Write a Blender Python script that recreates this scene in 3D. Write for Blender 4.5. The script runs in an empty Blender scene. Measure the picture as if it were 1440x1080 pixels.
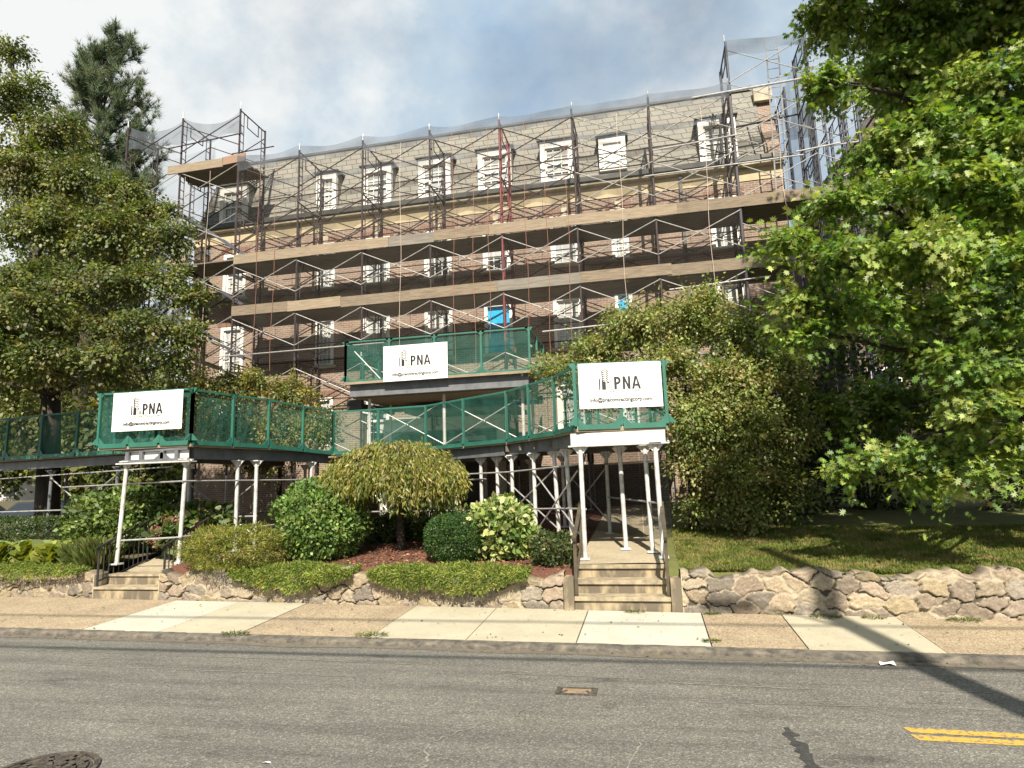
import bpy, math, random
import numpy as np
from math import sin, cos, pi, radians, sqrt
from mathutils import Vector
random.seed(7)
R = np.random.default_rng(7)
S = bpy.context.scene
COL = S.collection

# ---------------------------------------------------------------- camera
EYE = 2.1
YAW, PITCH, ROLL, FPX = radians(11.9), radians(8.93), radians(1.77), 890.0
fw = Vector((-sin(YAW)*cos(PITCH), cos(YAW)*cos(PITCH), sin(PITCH)))
rt0 = Vector((cos(YAW), sin(YAW), 0)); up0 = rt0.cross(fw)
rt = rt0*cos(ROLL) - up0*sin(ROLL); up = rt.cross(fw)
from mathutils import Matrix
cd = bpy.data.cameras.new('camera'); cam = bpy.data.objects.new('camera', cd); COL.objects.link(cam)
cam.matrix_world = Matrix(((rt.x, up.x, -fw.x, 0), (rt.y, up.y, -fw.y, 0), (rt.z, up.z, -fw.z, EYE), (0, 0, 0, 1)))
cd.sensor_width = 36; cd.lens = 36*FPX/1440; cd.clip_end = 3000
S.camera = cam
S.render.resolution_x, S.render.resolution_y = 1024, 768

# ---------------------------------------------------------------- light
SUN_EL, SUN_AZ = radians(43), radians(167)      # azimuth clockwise from +Y: the sun stands behind the camera, a little right
SD = Vector((sin(SUN_AZ)*cos(SUN_EL), cos(SUN_AZ)*cos(SUN_EL), sin(SUN_EL)))
sl = bpy.data.lights.new('sun', 'SUN'); sl.energy = 5.0; sl.angle = radians(0.53); sl.color = (1, .925, .80)
so = bpy.data.objects.new('sun', sl); COL.objects.link(so); so.rotation_euler = SD.to_track_quat('Z', 'Y').to_euler(); so.location = (5, -20, 30)
w = bpy.data.worlds.new('World'); S.world = w; w.use_nodes = True
nt = w.node_tree; nt.nodes.clear()
def N(tree, typ, **kw):
    n = tree.nodes.new(typ)
    for k, v in kw.items():
        if k.startswith('i_'): n.inputs[k[2:].replace('_', ' ')].default_value = v
        elif k.startswith('n_'): n.inputs[int(k[2:])].default_value = v
        else: setattr(n, k, v)
    return n
def ramp(tree, fac, stops):
    n = tree.nodes.new('ShaderNodeValToRGB'); e = n.color_ramp.elements
    while len(e) < len(stops): e.new(.5)
    for el, (p, c) in zip(e, stops): el.position = p; el.color = (*c, 1) if len(c) == 3 else c
    tree.links.new(fac, n.inputs[0]); return n.outputs[0]
sky = N(nt, 'ShaderNodeTexSky', sky_type='NISHITA', sun_disc=False, sun_elevation=SUN_EL, sun_rotation=SUN_AZ, air_density=1.0, dust_density=1.2)
tc = N(nt, 'ShaderNodeTexCoord')
mp = N(nt, 'ShaderNodeMapping'); mp.inputs['Scale'].default_value = (1.0, 1.0, 1.25); mp.inputs['Location'].default_value = (3.3, 1.7, .4)
nt.links.new(tc.outputs['Generated'], mp.inputs[0])
n1 = N(nt, 'ShaderNodeTexNoise', i_Scale=1.7, i_Detail=8, i_Roughness=.55, i_Distortion=.3)
n2 = N(nt, 'ShaderNodeTexNoise', i_Scale=2.6, i_Detail=9, i_Roughness=.58)
nt.links.new(mp.outputs[0], n1.inputs['Vector']); nt.links.new(mp.outputs[0], n2.inputs['Vector'])
cover = ramp(nt, n1.outputs[0], [(.40, (.55,)*3), (.57, (.97,)*3)])
sx = N(nt, 'ShaderNodeSeparateXYZ'); nt.links.new(tc.outputs['Generated'], sx.inputs[0])
lm = N(nt, 'ShaderNodeMath', operation='MULTIPLY_ADD', n_1=-.20); nt.links.new(sx.outputs[0], lm.inputs[0]); nt.links.new(n2.outputs[0], lm.inputs[2])
tone = ramp(nt, lm.outputs[0], [(.34, (3.9, 5.4, 7.1)), (.47, (5.4, 6.5, 7.4)), (.60, (8.7, 8.9, 8.8))])
mx = N(nt, 'ShaderNodeMix', data_type='RGBA')
nt.links.new(cover, mx.inputs[0]); nt.links.new(sky.outputs[0], mx.inputs[6]); nt.links.new(tone, mx.inputs[7])
bg = N(nt, 'ShaderNodeBackground', i_Strength=.056); nt.links.new(mx.outputs[2], bg.inputs[0])
wo = N(nt, 'ShaderNodeOutputWorld'); nt.links.new(bg.outputs[0], wo.inputs[0])
S.view_settings.view_transform = 'Standard'; S.view_settings.look = 'None'; S.view_settings.exposure = 0.95; S.view_settings.gamma = 1
S.cycles.max_bounces = 8; S.cycles.transparent_max_bounces = 24; S.cycles.diffuse_bounces = 3

# ---------------------------------------------------------------- materials
MATS = {}
def newmat(name):
    m = bpy.data.materials.new(name); m.use_nodes = True; t = m.node_tree; t.nodes.clear()
    o = N(t, 'ShaderNodeOutputMaterial'); b = N(t, 'ShaderNodeBsdfPrincipled'); t.links.new(b.outputs[0], o.inputs[0])
    MATS[name] = m; return m, t, b, o
def coords(t, swz=None, scale=(1, 1, 1)):
    c = N(t, 'ShaderNodeTexCoord'); out = c.outputs['Object']
    if swz == 'wall':                               # (x+y, z): works on walls facing either way
        s = N(t, 'ShaderNodeSeparateXYZ'); t.links.new(out, s.inputs[0])
        a = N(t, 'ShaderNodeMath', operation='ADD'); t.links.new(s.outputs[0], a.inputs[0]); t.links.new(s.outputs[1], a.inputs[1])
        k = N(t, 'ShaderNodeCombineXYZ'); t.links.new(a.outputs[0], k.inputs[0]); t.links.new(s.outputs[2], k.inputs[1]); out = k.outputs[0]
    if scale != (1, 1, 1):
        m = N(t, 'ShaderNodeMapping'); m.inputs['Scale'].default_value = scale; t.links.new(out, m.inputs[0]); out = m.outputs[0]
    return out
def bumpto(t, b, h, strength, dist=.01):
    k = N(t, 'ShaderNodeBump', i_Strength=strength, i_Distance=dist); t.links.new(h, k.inputs['Height']); t.links.new(k.outputs[0], b.inputs['Normal'])
def mat(name, c1, c2=None, scale=8, rough=.7, bump=.2, metal=0, detail=6, stretch=(1, 1, 1), lo=.35, hi=.65, dist=.01):
    m, t, b, o = newmat(name)
    b.inputs['Roughness'].default_value = rough; b.inputs['Metallic'].default_value = metal
    v = coords(t, scale=stretch)
    n = N(t, 'ShaderNodeTexNoise', i_Scale=scale, i_Detail=detail, i_Roughness=.62); t.links.new(v, n.inputs['Vector'])
    c = ramp(t, n.outputs[0], [(lo, c1), (hi, c2 or c1)]); t.links.new(c, b.inputs['Base Color'])
    if bump: bumpto(t, b, n.outputs[0], bump, dist)
    return m
def brickmat(name, c1, c2, mortar, bw, bh, ms, rough=.85, offs=.5, noise=.5, bump=.5):
    m, t, b, o = newmat(name); b.inputs['Roughness'].default_value = rough
    v = coords(t, 'wall')
    k = N(t, 'ShaderNodeTexBrick', offset=offs, i_Scale=1.0, i_Mortar_Size=ms, i_Brick_Width=bw, i_Row_Height=bh, i_Mortar_Smooth=.2, i_Bias=0.0)
    k.inputs['Color1'].default_value = (*c1, 1); k.inputs['Color2'].default_value = (*c2, 1); k.inputs['Mortar'].default_value = (*mortar, 1)
    t.links.new(v, k.inputs['Vector'])
    n = N(t, 'ShaderNodeTexNoise', i_Scale=1.6, i_Detail=8, i_Roughness=.7); t.links.new(v, n.inputs['Vector'])
    g = ramp(t, n.outputs[0], [(.3, (1-noise,)*3), (.7, (1+noise*.4,)*3)])
    x = N(t, 'ShaderNodeMix', data_type='RGBA', blend_type='MULTIPLY', n_0=1.0)
    t.links.new(k.outputs[0], x.inputs[6]); t.links.new(g, x.inputs[7]); t.links.new(x.outputs[2], b.inputs['Base Color'])
    iv = N(t, 'ShaderNodeMath', operation='SUBTRACT', n_0=1.0); t.links.new(k.outputs[1], iv.inputs[1])
    bumpto(t, b, iv.outputs[0], bump, .01); return m
def vcolmat(name, rough=.8, trans=0, spec=.5, nscale=0, bump=0, coat=0):
    m, t, b, o = newmat(name); b.inputs['Roughness'].default_value = rough; b.inputs['Specular IOR Level'].default_value = spec
    a = N(t, 'ShaderNodeVertexColor', layer_name='Col'); col = a.outputs[0]
    if nscale:
        n = N(t, 'ShaderNodeTexNoise', i_Scale=nscale, i_Detail=8, i_Roughness=.7); t.links.new(coords(t), n.inputs['Vector'])
        g = ramp(t, n.outputs[0], [(.3, (.72,)*3), (.7, (1.2,)*3)])
        x = N(t, 'ShaderNodeMix', data_type='RGBA', blend_type='MULTIPLY', n_0=1.0); t.links.new(col, x.inputs[6]); t.links.new(g, x.inputs[7]); col = x.outputs[2]
        if bump: bumpto(t, b, n.outputs[0], bump, .02)
    t.links.new(col, b.inputs['Base Color'])
    if trans:
        tr = N(t, 'ShaderNodeBsdfTranslucent'); s = N(t, 'ShaderNodeMixShader', n_0=trans)
        y = N(t, 'ShaderNodeMix', data_type='RGBA', blend_type='MULTIPLY', n_0=1.0); y.inputs[7].default_value = (1.3, 1.35, .5, 1)
        t.links.new(col, y.inputs[6]); t.links.new(y.outputs[2], tr.inputs[0])
        t.links.new(b.outputs[0], s.inputs[1]); t.links.new(tr.outputs[0], s.inputs[2]); t.links.new(s.outputs[0], o.inputs[0])
    return m
def netmat(name, col, cover, cell=.05, var=.25):
    m, t, b, o = newmat(name); b.inputs['Roughness'].default_value = .8; b.inputs['Base Color'].default_value = (*col, 1)
    n = N(t, 'ShaderNodeTexNoise', i_Scale=1.3, i_Detail=5); t.links.new(coords(t), n.inputs['Vector'])
    f = ramp(t, n.outputs[0], [(.3, (cover-var,)*3), (.7, (cover+var*.6,)*3)])
    tp = N(t, 'ShaderNodeBsdfTransparent'); s = N(t, 'ShaderNodeMixShader')
    t.links.new(f, s.inputs[0]); t.links.new(tp.outputs[0], s.inputs[1]); t.links.new(b.outputs[0], s.inputs[2]); t.links.new(s.outputs[0], o.inputs[0])
    return m
def glassmat(name, col, rough=.08):
    m, t, b, o = newmat(name); b.inputs['Base Color'].default_value = (*col, 1); b.inputs['Roughness'].default_value = rough; b.inputs['Specular IOR Level'].default_value = .9
    n = N(t, 'ShaderNodeTexNoise', i_Scale=1.1, i_Detail=2); t.links.new(coords(t), n.inputs['Vector']); bumpto(t, b, n.outputs[0], .06, .05)
    return m

brickmat('brick', (.265, .165, .115), (.185, .112, .08), (.31, .27, .215), .21, .072, .012, noise=.35)
brickmat('slate', (.212, .198, .163), (.18, .17, .14), (.085, .078, .064), .42, .235, .014, rough=.75, noise=.22, bump=.9)
mat('soldier', (.235, .135, .09), (.155, .085, .06), 9, .85, .3, stretch=(2, 2, .3))
mat('frieze', (.48, .385, .235), (.37, .30, .19), 3, .85, .25)
mat('white_paint', (.74, .72, .66), (.62, .60, .54), 5, .5, .08)
mat('dark_trim', (.05, .05, .045), (.09, .085, .07), 4, .6, .2)
mat('limestone', (.46, .40, .28), (.30, .26, .19), 5, .85, .4)
glassmat('glass', (.02, .025, .03)); glassmat('glass_curtain', (.34, .35, .34), .25)
mat('curtain', (.45, .46, .43), (.3, .31, .3), 3, .8, 0, stretch=(14, 1, .6))
mat('blue_film', (.012, .27, .52), (.02, .40, .66), 14, .35, .6)
mat('plank_wood', (.24, .185, .125), (.135, .105, .073), 5, .85, .5, stretch=(.6, 5, 7))
mat('plank_wood_pale', (.30, .235, .16), (.19, .147, .10), 5, .85, .3, stretch=(.5, 5, 6))
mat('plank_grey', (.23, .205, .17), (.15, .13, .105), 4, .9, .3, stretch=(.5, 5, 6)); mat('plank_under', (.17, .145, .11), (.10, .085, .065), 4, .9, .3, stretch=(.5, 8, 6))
mat('plank_red', (.27, .155, .105), (.25, .18, .12), 5, .85, .3, stretch=(.5, 5, 6))
mat('steel_dark', (.014, .011, .013), (.065, .027, .023), 6, .65, .1, 0, lo=.42, hi=.68)
mat('steel_red', (.20, .035, .035), (.10, .03, .03), 6, .55, .1)
mat('steel_blue', (.020, .027, .045), (.05, .045, .055), 6, .6, .1, 0)
mat('galvanised', (.50, .49, .47), (.34, .33, .31), 9, .45, .08, .45)
mat('galv_paint', (.62, .61, .58), (.40, .385, .355), 7, .5, .1, .1)
mat('green_paint', (.018, .10, .07), (.025, .135, .092), 5, .5, .1)
mat('green_dark', (.006, .06, .042), (.01, .085, .058), 5, .55, .1)
mat('plywood', (.30, .24, .15), (.2, .165, .11), 4, .85, .2)
mat('grey_steel', (.16, .165, .17), (.105, .11, .115), 5, .55, .1, .2)
mat('rope', (.34, .13, .08), (.27, .15, .11), 6, .8, 0); mat('rope_pale', (.55, .45, .36), None, 6, .8, 0)
netmat('green_net', (.018, .12, .088), .36, var=.12); netmat('grey_net', (.085, .10, .12), .52, var=.2); netmat('thin_net', (.17, .20, .23), .30, var=.12); netmat('sheer_net', (.18, .165, .15), .055, var=.03); brickmat('brick_shaded', (.12, .08, .058), (.085, .06, .045), (.15, .12, .095), .21, .072, .012, noise=.35); netmat('black_net', (.03, .035, .04), .5, var=.15)
mat('sign_white', (.82, .81, .78), (.70, .69, .64), 3.5, .45, .05); mat('ink', (.012, .012, .013), None, 6, .5, 0); mat('ink_grey', (.10, .10, .11), None, 6, .5, 0)
mat('iron', (.012, .012, .013), (.03, .028, .025), 9, .5, .1); mat('rail_brown', (.045, .036, .022), (.09, .07, .04), 7, .55, .1)
mat('bark', (.06, .045, .032), (.025, .02, .015), 10, .95, .9, stretch=(1, 1, .25), dist=.04)
mat('mulch', (.17, .065, .035), (.07, .032, .02), 32, .95, 1, lo=.3, hi=.7, dist=.04)
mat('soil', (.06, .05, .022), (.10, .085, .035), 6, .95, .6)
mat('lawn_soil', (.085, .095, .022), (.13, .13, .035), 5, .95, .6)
mat('car_paint', (.018, .022, .028), (.025, .03, .037), 3, .25, 0); mat('tyre', (.012,)*3, None, 5, .9, 0); mat('chrome', (.5,)*3, None, 5, .25, 0, .9)
mat('stucco', (.40, .39, .36), (.32, .31, .29), 2, .9, .2); mat('roofing', (.06, .055, .05), (.10, .09, .08), 6, .9, .4)
mat('bag_yellow', (.62, .42, .03), (.5, .33, .03), 6, .6, .3); mat('bag_white', (.68, .63, .58), (.55, .5, .46), 6, .6, .3)
mat('castiron', (.03, .026, .021), (.12, .10, .078), 18, .55, .6, lo=.4, hi=.7); mat('rust_plate', (.30, .21, .12), (.17, .12, .08), 20, .7, .5)
mat('yellow_line', (.17, .145, .10), (.50, .30, .045), 22, .8, .4, lo=.40, hi=.50); mat('tar', (.022, .022, .021), (.05, .048, .044), 18, .75, .5)
mat('pale_crack', (.24, .22, .19), (.14, .13, .11), 30, .9, .2); mat('paper', (.75, .74, .70), None, 5, .8, .2)
mat('pole_wood', (.13, .09, .06), (.08, .055, .04), 5, .9, .5, stretch=(4, 4, .4)); mat('cable_black', (.015,)*3, None, 5, .6, 0)
mat('gutter_dirt', (.16, .13, .09), (.085, .075, .06), 9, .95, .5, lo=.3, hi=.7); mat('kerb_stone', (.055, .05, .042), (.17, .145, .11), 7, .95, .8, lo=.36, hi=.68, dist=.03)
mat('conc_step', (.36, .285, .175), (.13, .105, .072), 2.6, .92, .5, detail=9, stretch=(1.4, 1, .5), lo=.40, hi=.56)
mat('conc_edge', (.38, .31, .20), (.20, .165, .11), 6, .92, .4, detail=9, lo=.36, hi=.6)
vcolmat('leaf', .48, .40, .5); vcolmat('leaf_gloss', .48, .25, .35); vcolmat('needle', .6, .12, .3); vcolmat('grass', .7, .3, .2)
vcolmat('stone', .85, 0, .3, 34, .45); vcolmat('litter', .8)
def asphalt():
    m, t, b, o = newmat('asphalt'); b.inputs['Roughness'].default_value = .88; v = coords(t)
    big = N(t, 'ShaderNodeTexNoise', i_Scale=.55, i_Detail=6, i_Roughness=.65)
    sv = N(t, 'ShaderNodeMapping'); sv.inputs['Scale'].default_value = (.16, 2.2, 1); t.links.new(v, sv.inputs[0])
    st = N(t, 'ShaderNodeTexNoise', i_Scale=1.6, i_Detail=7, i_Roughness=.7); t.links.new(sv.outputs[0], st.inputs['Vector'])
    fine = N(t, 'ShaderNodeTexVoronoi', i_Scale=75.0, i_Randomness=1.0); fn = N(t, 'ShaderNodeTexNoise', i_Scale=140, i_Detail=3, i_Roughness=.8)
    for q in (big, fine, fn): t.links.new(v, q.inputs['Vector'])
    base = ramp(t, big.outputs[0], [(.26, (.090, .085, .074)), (.42, (.125, .118, .102)), (.72, (.150, .141, .122))])
    streak = ramp(t, st.outputs[0], [(.32, (.72,)*3), (.5, (1,)*3), (.72, (1.25, 1.24, 1.2))])
    sp = N(t, 'ShaderNodeSeparateColor'); t.links.new(fine.outputs['Color'], sp.inputs[0])
    agg = ramp(t, sp.outputs[0], [(.0, (.58,)*3), (.55, (.94,)*3), (.82, (1.1,)*3), (1, (1.8, 1.75, 1.65))])
    grit = ramp(t, fn.outputs[0], [(.3, (.82,)*3), (.7, (1.18,)*3)])
    c = base
    for z in (streak, agg, grit):
        x = N(t, 'ShaderNodeMix', data_type='RGBA', blend_type='MULTIPLY', n_0=1.0); t.links.new(c, x.inputs[6]); t.links.new(z, x.inputs[7]); c = x.outputs[2]
    ov = N(t, 'ShaderNodeMapping'); ov.inputs['Scale'].default_value = (.55, 1.3, 1); t.links.new(v, ov.inputs[0])
    on = N(t, 'ShaderNodeTexNoise', i_Scale=2.1, i_Detail=5, i_Roughness=.55, i_Distortion=.6); t.links.new(ov.outputs[0], on.inputs['Vector'])
    oil = ramp(t, on.outputs[0], [(.28, (.62, .61, .60)), (.40, (1,)*3), (.66, (1,)*3), (.74, (1.14, 1.13, 1.1))])
    x = N(t, 'ShaderNodeMix', data_type='RGBA', blend_type='MULTIPLY', n_0=1.0); t.links.new(c, x.inputs[6]); t.links.new(oil, x.inputs[7]); c = x.outputs[2]
    t.links.new(c, b.inputs['Base Color']); bumpto(t, b, fine.outputs[0], .55, .008)
asphalt()
def slabmat(name, a, bcol, spk, sscale=95):
    m, t, b, o = newmat(name); b.inputs['Roughness'].default_value = .9; v = coords(t)
    n = N(t, 'ShaderNodeTexNoise', i_Scale=1.8, i_Detail=9, i_Roughness=.7); f = N(t, 'ShaderNodeTexVoronoi', i_Scale=sscale)
    t.links.new(v, n.inputs['Vector']); t.links.new(v, f.inputs['Vector'])
    c = ramp(t, n.outputs[0], [(.32, bcol), (.62, a)]); sp = N(t, 'ShaderNodeSeparateColor'); t.links.new(f.outputs['Color'], sp.inputs[0])
    g = ramp(t, sp.outputs[0], [(0, (1-spk,)*3), (1, (1+spk,)*3)])
    x = N(t, 'ShaderNodeMix', data_type='RGBA', blend_type='MULTIPLY', n_0=1.0); t.links.new(c, x.inputs[6]); t.links.new(g, x.inputs[7])
    d = N(t, 'ShaderNodeTexNoise', i_Scale=11, i_Detail=4, i_Roughness=.8); t.links.new(v, d.inputs['Vector'])
    sd = ramp(t, d.outputs[0], [(.27, (.45, .42, .36)), (.36, (1,)*3)])
    y = N(t, 'ShaderNodeMix', data_type='RGBA', blend_type='MULTIPLY', n_0=1.0); t.links.new(x.outputs[2], y.inputs[6]); t.links.new(sd, y.inputs[7])
    t.links.new(y.outputs[2], b.inputs['Base Color']); bumpto(t, b, f.outputs[0], .3, .004)
slabmat('slab_concrete', (.40, .36, .26), (.33, .295, .21), .09); slabmat('slab_white', (.44, .42, .345), (.37, .35, .28), .08)
slabmat('slab_aggregate', (.32, .25, .16), (.24, .185, .12), .42, 70); slabmat('walk_concrete', (.36, .30, .20), (.27, .225, .15), .25)

# ---------------------------------------------------------------- mesh helpers
def wloc(o):
    v = Vector((0, 0, 0))
    while o: v += o.location; o = o.parent
    return v
def link(o, parent=None):
    COL.objects.link(o)
    if parent: o.parent = parent
    return o
def tag(o, label=None, cat=None, group=None, kind=None):
    if label: o['label'] = label
    if cat: o['category'] = cat
    if group: o['group'] = group
    if kind: o['kind'] = kind
    return o
def thing(name, loc, label, cat, group=None):
    o = bpy.data.objects.new(name, None); o.location = loc; o.empty_display_size = .2; link(o); return tag(o, label, cat, group)
def basis(d):
    d = Vector(d).normalized(); a = Vector((0, 0, 1)) if abs(d.z) < .95 else Vector((1, 0, 0))
    u = d.cross(a).normalized(); return d, u, d.cross(u)
class MB:
    def __init__(s): s.v = []; s.f = []; s.m = []; s.cur = 0; s.smooth = False
    def add(s, vs, fs):
        n = len(s.v); s.v += [tuple(p) for p in vs]; s.f += [[i+n for i in f] for f in fs]; s.m += [s.cur]*len(fs); return s
    def box(s, x0, x1, y0, y1, z0, z1):
        return s.add([(x0,y0,z0),(x1,y0,z0),(x1,y1,z0),(x0,y1,z0),(x0,y0,z1),(x1,y0,z1),(x1,y1,z1),(x0,y1,z1)],
                     [(0,3,2,1),(4,5,6,7),(0,1,5,4),(1,2,6,5),(2,3,7,6),(3,0,4,7)])
    def bar(s, a, b, wd, h=None):
        a, b = Vector(a), Vector(b); d, u, k = basis(b-a); h = h or wd; u = u*wd/2; k = k*h/2
        return s.add([a-u-k, a+u-k, a+u+k, a-u+k, b-u-k, b+u-k, b+u+k, b-u+k], [(0,1,2,3),(7,6,5,4),(0,4,5,1),(1,5,6,2),(2,6,7,3),(3,7,4,0)])
    def tube(s, a, b, r, r2=None, n=8):
        a, b = Vector(a), Vector(b); d, u, k = basis(b-a); r2 = r if r2 is None else r2
        vs = [a+(u*cos(2*pi*i/n)+k*sin(2*pi*i/n))*r for i in range(n)]+[b+(u*cos(2*pi*i/n)+k*sin(2*pi*i/n))*r2 for i in range(n)]
        return s.add(vs, [(i, i+n, (i+1)%n+n, (i+1)%n) for i in range(n)]+[tuple(range(n)), tuple(range(2*n-1, n-1, -1))])
    def path(s, pts, rs, n=8):
        for i in range(len(pts)-1): s.tube(pts[i], pts[i+1], rs[i], rs[i+1], n)
        return s
    def prism(s, pts, off):
        n = len(pts); o = Vector(off); vs = [Vector(p) for p in pts]; vs += [p+o for p in vs]
        return s.add(vs, [tuple(range(n-1, -1, -1)), tuple(range(n, 2*n))]+[(i, (i+1)%n, (i+1)%n+n, i+n) for i in range(n)])
    def quad(s, *p): return s.add(p, [tuple(range(len(p)))])
    def disc(s, c, r, z0, z1, n=28):
        return s.prism([(c[0]+r*cos(2*pi*i/n), c[1]+r*sin(2*pi*i/n), z0) for i in range(n)], (0, 0, z1-z0))
    def ring(s, c, r0, r1, z0, z1, n=32):
        vs = []
        for i in range(n):
            a = 2*pi*i/n
            for r, z in ((r0, z0), (r1, z0), (r1, z1), (r0, z1)): vs.append((c[0]+r*cos(a), c[1]+r*sin(a), z))
        fs = []
        for i in range(n):
            j = (i+1) % n
            for q in range(4): fs.append((4*i+q, 4*j+q, 4*j+(q+1)%4, 4*i+(q+1)%4))
        return s.add(vs, fs)
    def mesh(s, name, mats, off=(0, 0, 0), smooth=False):
        me = bpy.data.meshes.new(name); me.from_pydata([tuple(Vector(p)-Vector(off)) for p in s.v], [], s.f)
        for q in (mats if isinstance(mats, (list, tuple)) else [mats]): me.materials.append(MATS[q])
        if len(me.materials) > 1: me.polygons.foreach_set('material_index', s.m)
        if smooth: me.polygons.foreach_set('use_smooth', [True]*len(s.f))
        me.update(); return me
    def build(s, name, mats, parent=None, smooth=False, loc=None):
        off = wloc(parent) if parent else Vector(loc or (0, 0, 0))
        o = bpy.data.objects.new(name, s.mesh(name, mats, off, smooth)); 
        if not parent and loc: o.location = loc
        return link(o, parent)
def inst(name, me, loc, parent):
    o = bpy.data.objects.new(name, me); o.location = Vector(loc)-wloc(parent); return link(o, parent)
def npmesh(name, verts, loops, starts, totals, cols, mt, parent=None, loc=None, smooth=False):
    me = bpy.data.meshes.new(name); off = np.array(wloc(parent) if parent else (loc or (0, 0, 0)))
    me.vertices.add(len(verts)); me.vertices.foreach_set('co', (verts-off).astype(np.float32).ravel())
    me.loops.add(len(loops)); me.loops.foreach_set('vertex_index', loops.astype(np.int32))
    me.polygons.add(len(starts)); me.polygons.foreach_set('loop_start', starts.astype(np.int32)); me.polygons.foreach_set('loop_total', totals.astype(np.int32))
    me.update(calc_edges=True); me.validate()
    if smooth: me.polygons.foreach_set('use_smooth', np.ones(len(starts), bool))
    if cols is not None:
        a = me.color_attributes.new('Col', 'FLOAT_COLOR', 'POINT'); a.data.foreach_set('color', np.c_[cols, np.ones(len(cols))].astype(np.float32).ravel())
    me.materials.append(MATS[mt]); o = bpy.data.objects.new(name, me)
    if not parent and loc: o.location = loc
    return link(o, parent)
def grid(name, xs, ys, P, cols, mt, parent=None, loc=None, smooth=True):
    nx, ny = len(xs), len(ys); i = np.arange(nx*ny).reshape(ny, nx)
    q = np.stack([i[:-1, :-1], i[:-1, 1:], i[1:, 1:], i[1:, :-1]], -1).reshape(-1, 4)
    return npmesh(name, P.reshape(-1, 3), q.ravel(), np.arange(len(q))*4, np.full(len(q), 4), cols, mt, parent, loc, smooth)
def norm(a): return a/np.maximum(np.linalg.norm(a, axis=-1, keepdims=True), 1e-6)
SHAPES = {
 'oval': [(0, 0), (.26, .3), (.29, .6), (0, 1), (-.29, .6), (-.26, .3)],
 'oak': [(0, 0), (.1, .2), (.36, .16), (.16, .38), (.55, .52), (.18, .58), (.34, .85), (.1, .78), (0, 1.08), (-.1, .78), (-.34, .85), (-.18, .58), (-.55, .52), (-.16, .38), (-.36, .16), (-.1, .2)],
 'narrow': [(0, 0), (.13, .35), (0, 1), (-.13, .35)],
 'needle': [(-.03, 0), (.03, 0), (0, 1)],
 'broad': [(0, 0), (.36, .25), (.4, .55), (.15, .9), (0, 1), (-.15, .9), (-.4, .55), (-.36, .25)],
}
def leaves(name, P, T, Nn, size, shape, cols, mt, parent=None, loc=None, fold=.25):
    sh = np.array(SHAPES[shape]); k = len(sh); n = len(P)
    T = norm(T); B = norm(np.cross(T, Nn)); Nn = norm(np.cross(B, T))
    V = P[:, None, :]+size[:, None, None]*(T[:, None, :]*sh[None, :, 1:2]+B[:, None, :]*sh[None, :, 0:1]+Nn[:, None, :]*(np.abs(sh[:, 0])*fold-.12*sh[:, 1]**2)[None, :, None])
    return npmesh(name, V.reshape(-1, 3), np.arange(n*k), np.arange(n)*k, np.full(n, k), np.repeat(cols, k, axis=0), mt, parent, loc)
def palette(n, cols, jit=.25, grp=None):
    c = np.array(cols)
    if grp is None: idx = R.integers(0, len(c), n); base = c[idx]
    else:
        gi = R.integers(0, len(c), grp.max()+1); base = c[gi[grp]]*(1+R.normal(0, .12, grp.max()+1)[grp])[:, None]
    return np.clip(base*(1+R.normal(0, jit, (n, 1)))*(1+R.normal(0, .06, (n, 3))), .004, .6)
def sprays(clumps, dens, per, rad, lsize, shape, cols, mt, name, parent, flat=.35, droop=.3, shell=.5, upb=.6, loc=None, top=0, shrink=0):
    """leafy sprays spread through ellipsoid clumps: returns the crown object"""
    C, O = [], []
    for (cx, cy, cz, rx, ry, rz) in clumps:
        n = max(3, int(dens*(rx*ry*rz)**(2/3)))
        rx, ry, rz = max(rx-shrink, .12), max(ry-shrink, .12), max(rz-shrink*.6, .08)
        d = norm(R.normal(size=(n, 3))); d[:, 2] = np.where((d[:, 2] < 0) & (R.random(n) < top), -d[:, 2], d[:, 2]); r = shell+(1.06-shell)*R.random(n)**.7
        r *= 1+.16*np.sin(d[:, 0]*5+cx)*np.cos(d[:, 2]*6+cy)
        C.append(np.array([cx, cy, cz])+d*r[:, None]*np.array([rx, ry, rz])); O.append(norm(d/np.array([rx, ry, rz])))
    C = np.concatenate(C); O = np.concatenate(O); m = len(C)
    g = np.repeat(np.arange(m), per); n = len(g)
    Nn = norm(O*(1-upb)+np.array([0, 0, upb])+R.normal(0, .25, (m, 3)))
    L = norm(O+np.array([0, 0, -droop])+R.normal(0, .35, (m, 3)))
    W = np.cross(Nn, L)
    a, b, c = R.normal(0, .5, n), R.normal(0, .5, n), R.normal(0, .5*flat, n)
    rr = rad*(.6+.8*R.random(m))[g]
    P = C[g]+(L[g]*a[:, None]*1.25+W[g]*b[:, None]*.8+Nn[g]*c[:, None])*rr[:, None]
    P[:, 2] -= droop*.5*rr*np.abs(a)**1.5
    T = L[g]+W[g]*(b*1.6)[:, None]+R.normal(0, .55, (n, 3))+np.array([0, 0, -droop*.6])
    NN = Nn[g]+R.normal(0, .45, (n, 3))
    return leaves(name, P, T, NN, lsize*(.6+.7*R.random(n)), shape, palette(n, cols, .2, g), mt, parent, loc)
def limb(mb, a, b, r0, r1, bend=.15, n=6):
    a, b = Vector(a), Vector(b); L = (b-a).length; pts = []; k = [Vector(R.normal(0, 1, 3))*bend*L*.12 for _ in range(n+1)]
    for i in range(n+1):
        t = i/n; p = a.lerp(b, t)
        if 0 < i < n: p = p+k[i]
        p.z += sin(t*pi)*bend*L*.4; pts.append(p)
    mb.path(pts, [r0+(r1-r0)*(i/n)**.8 for i in range(n+1)], 7); return pts
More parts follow.
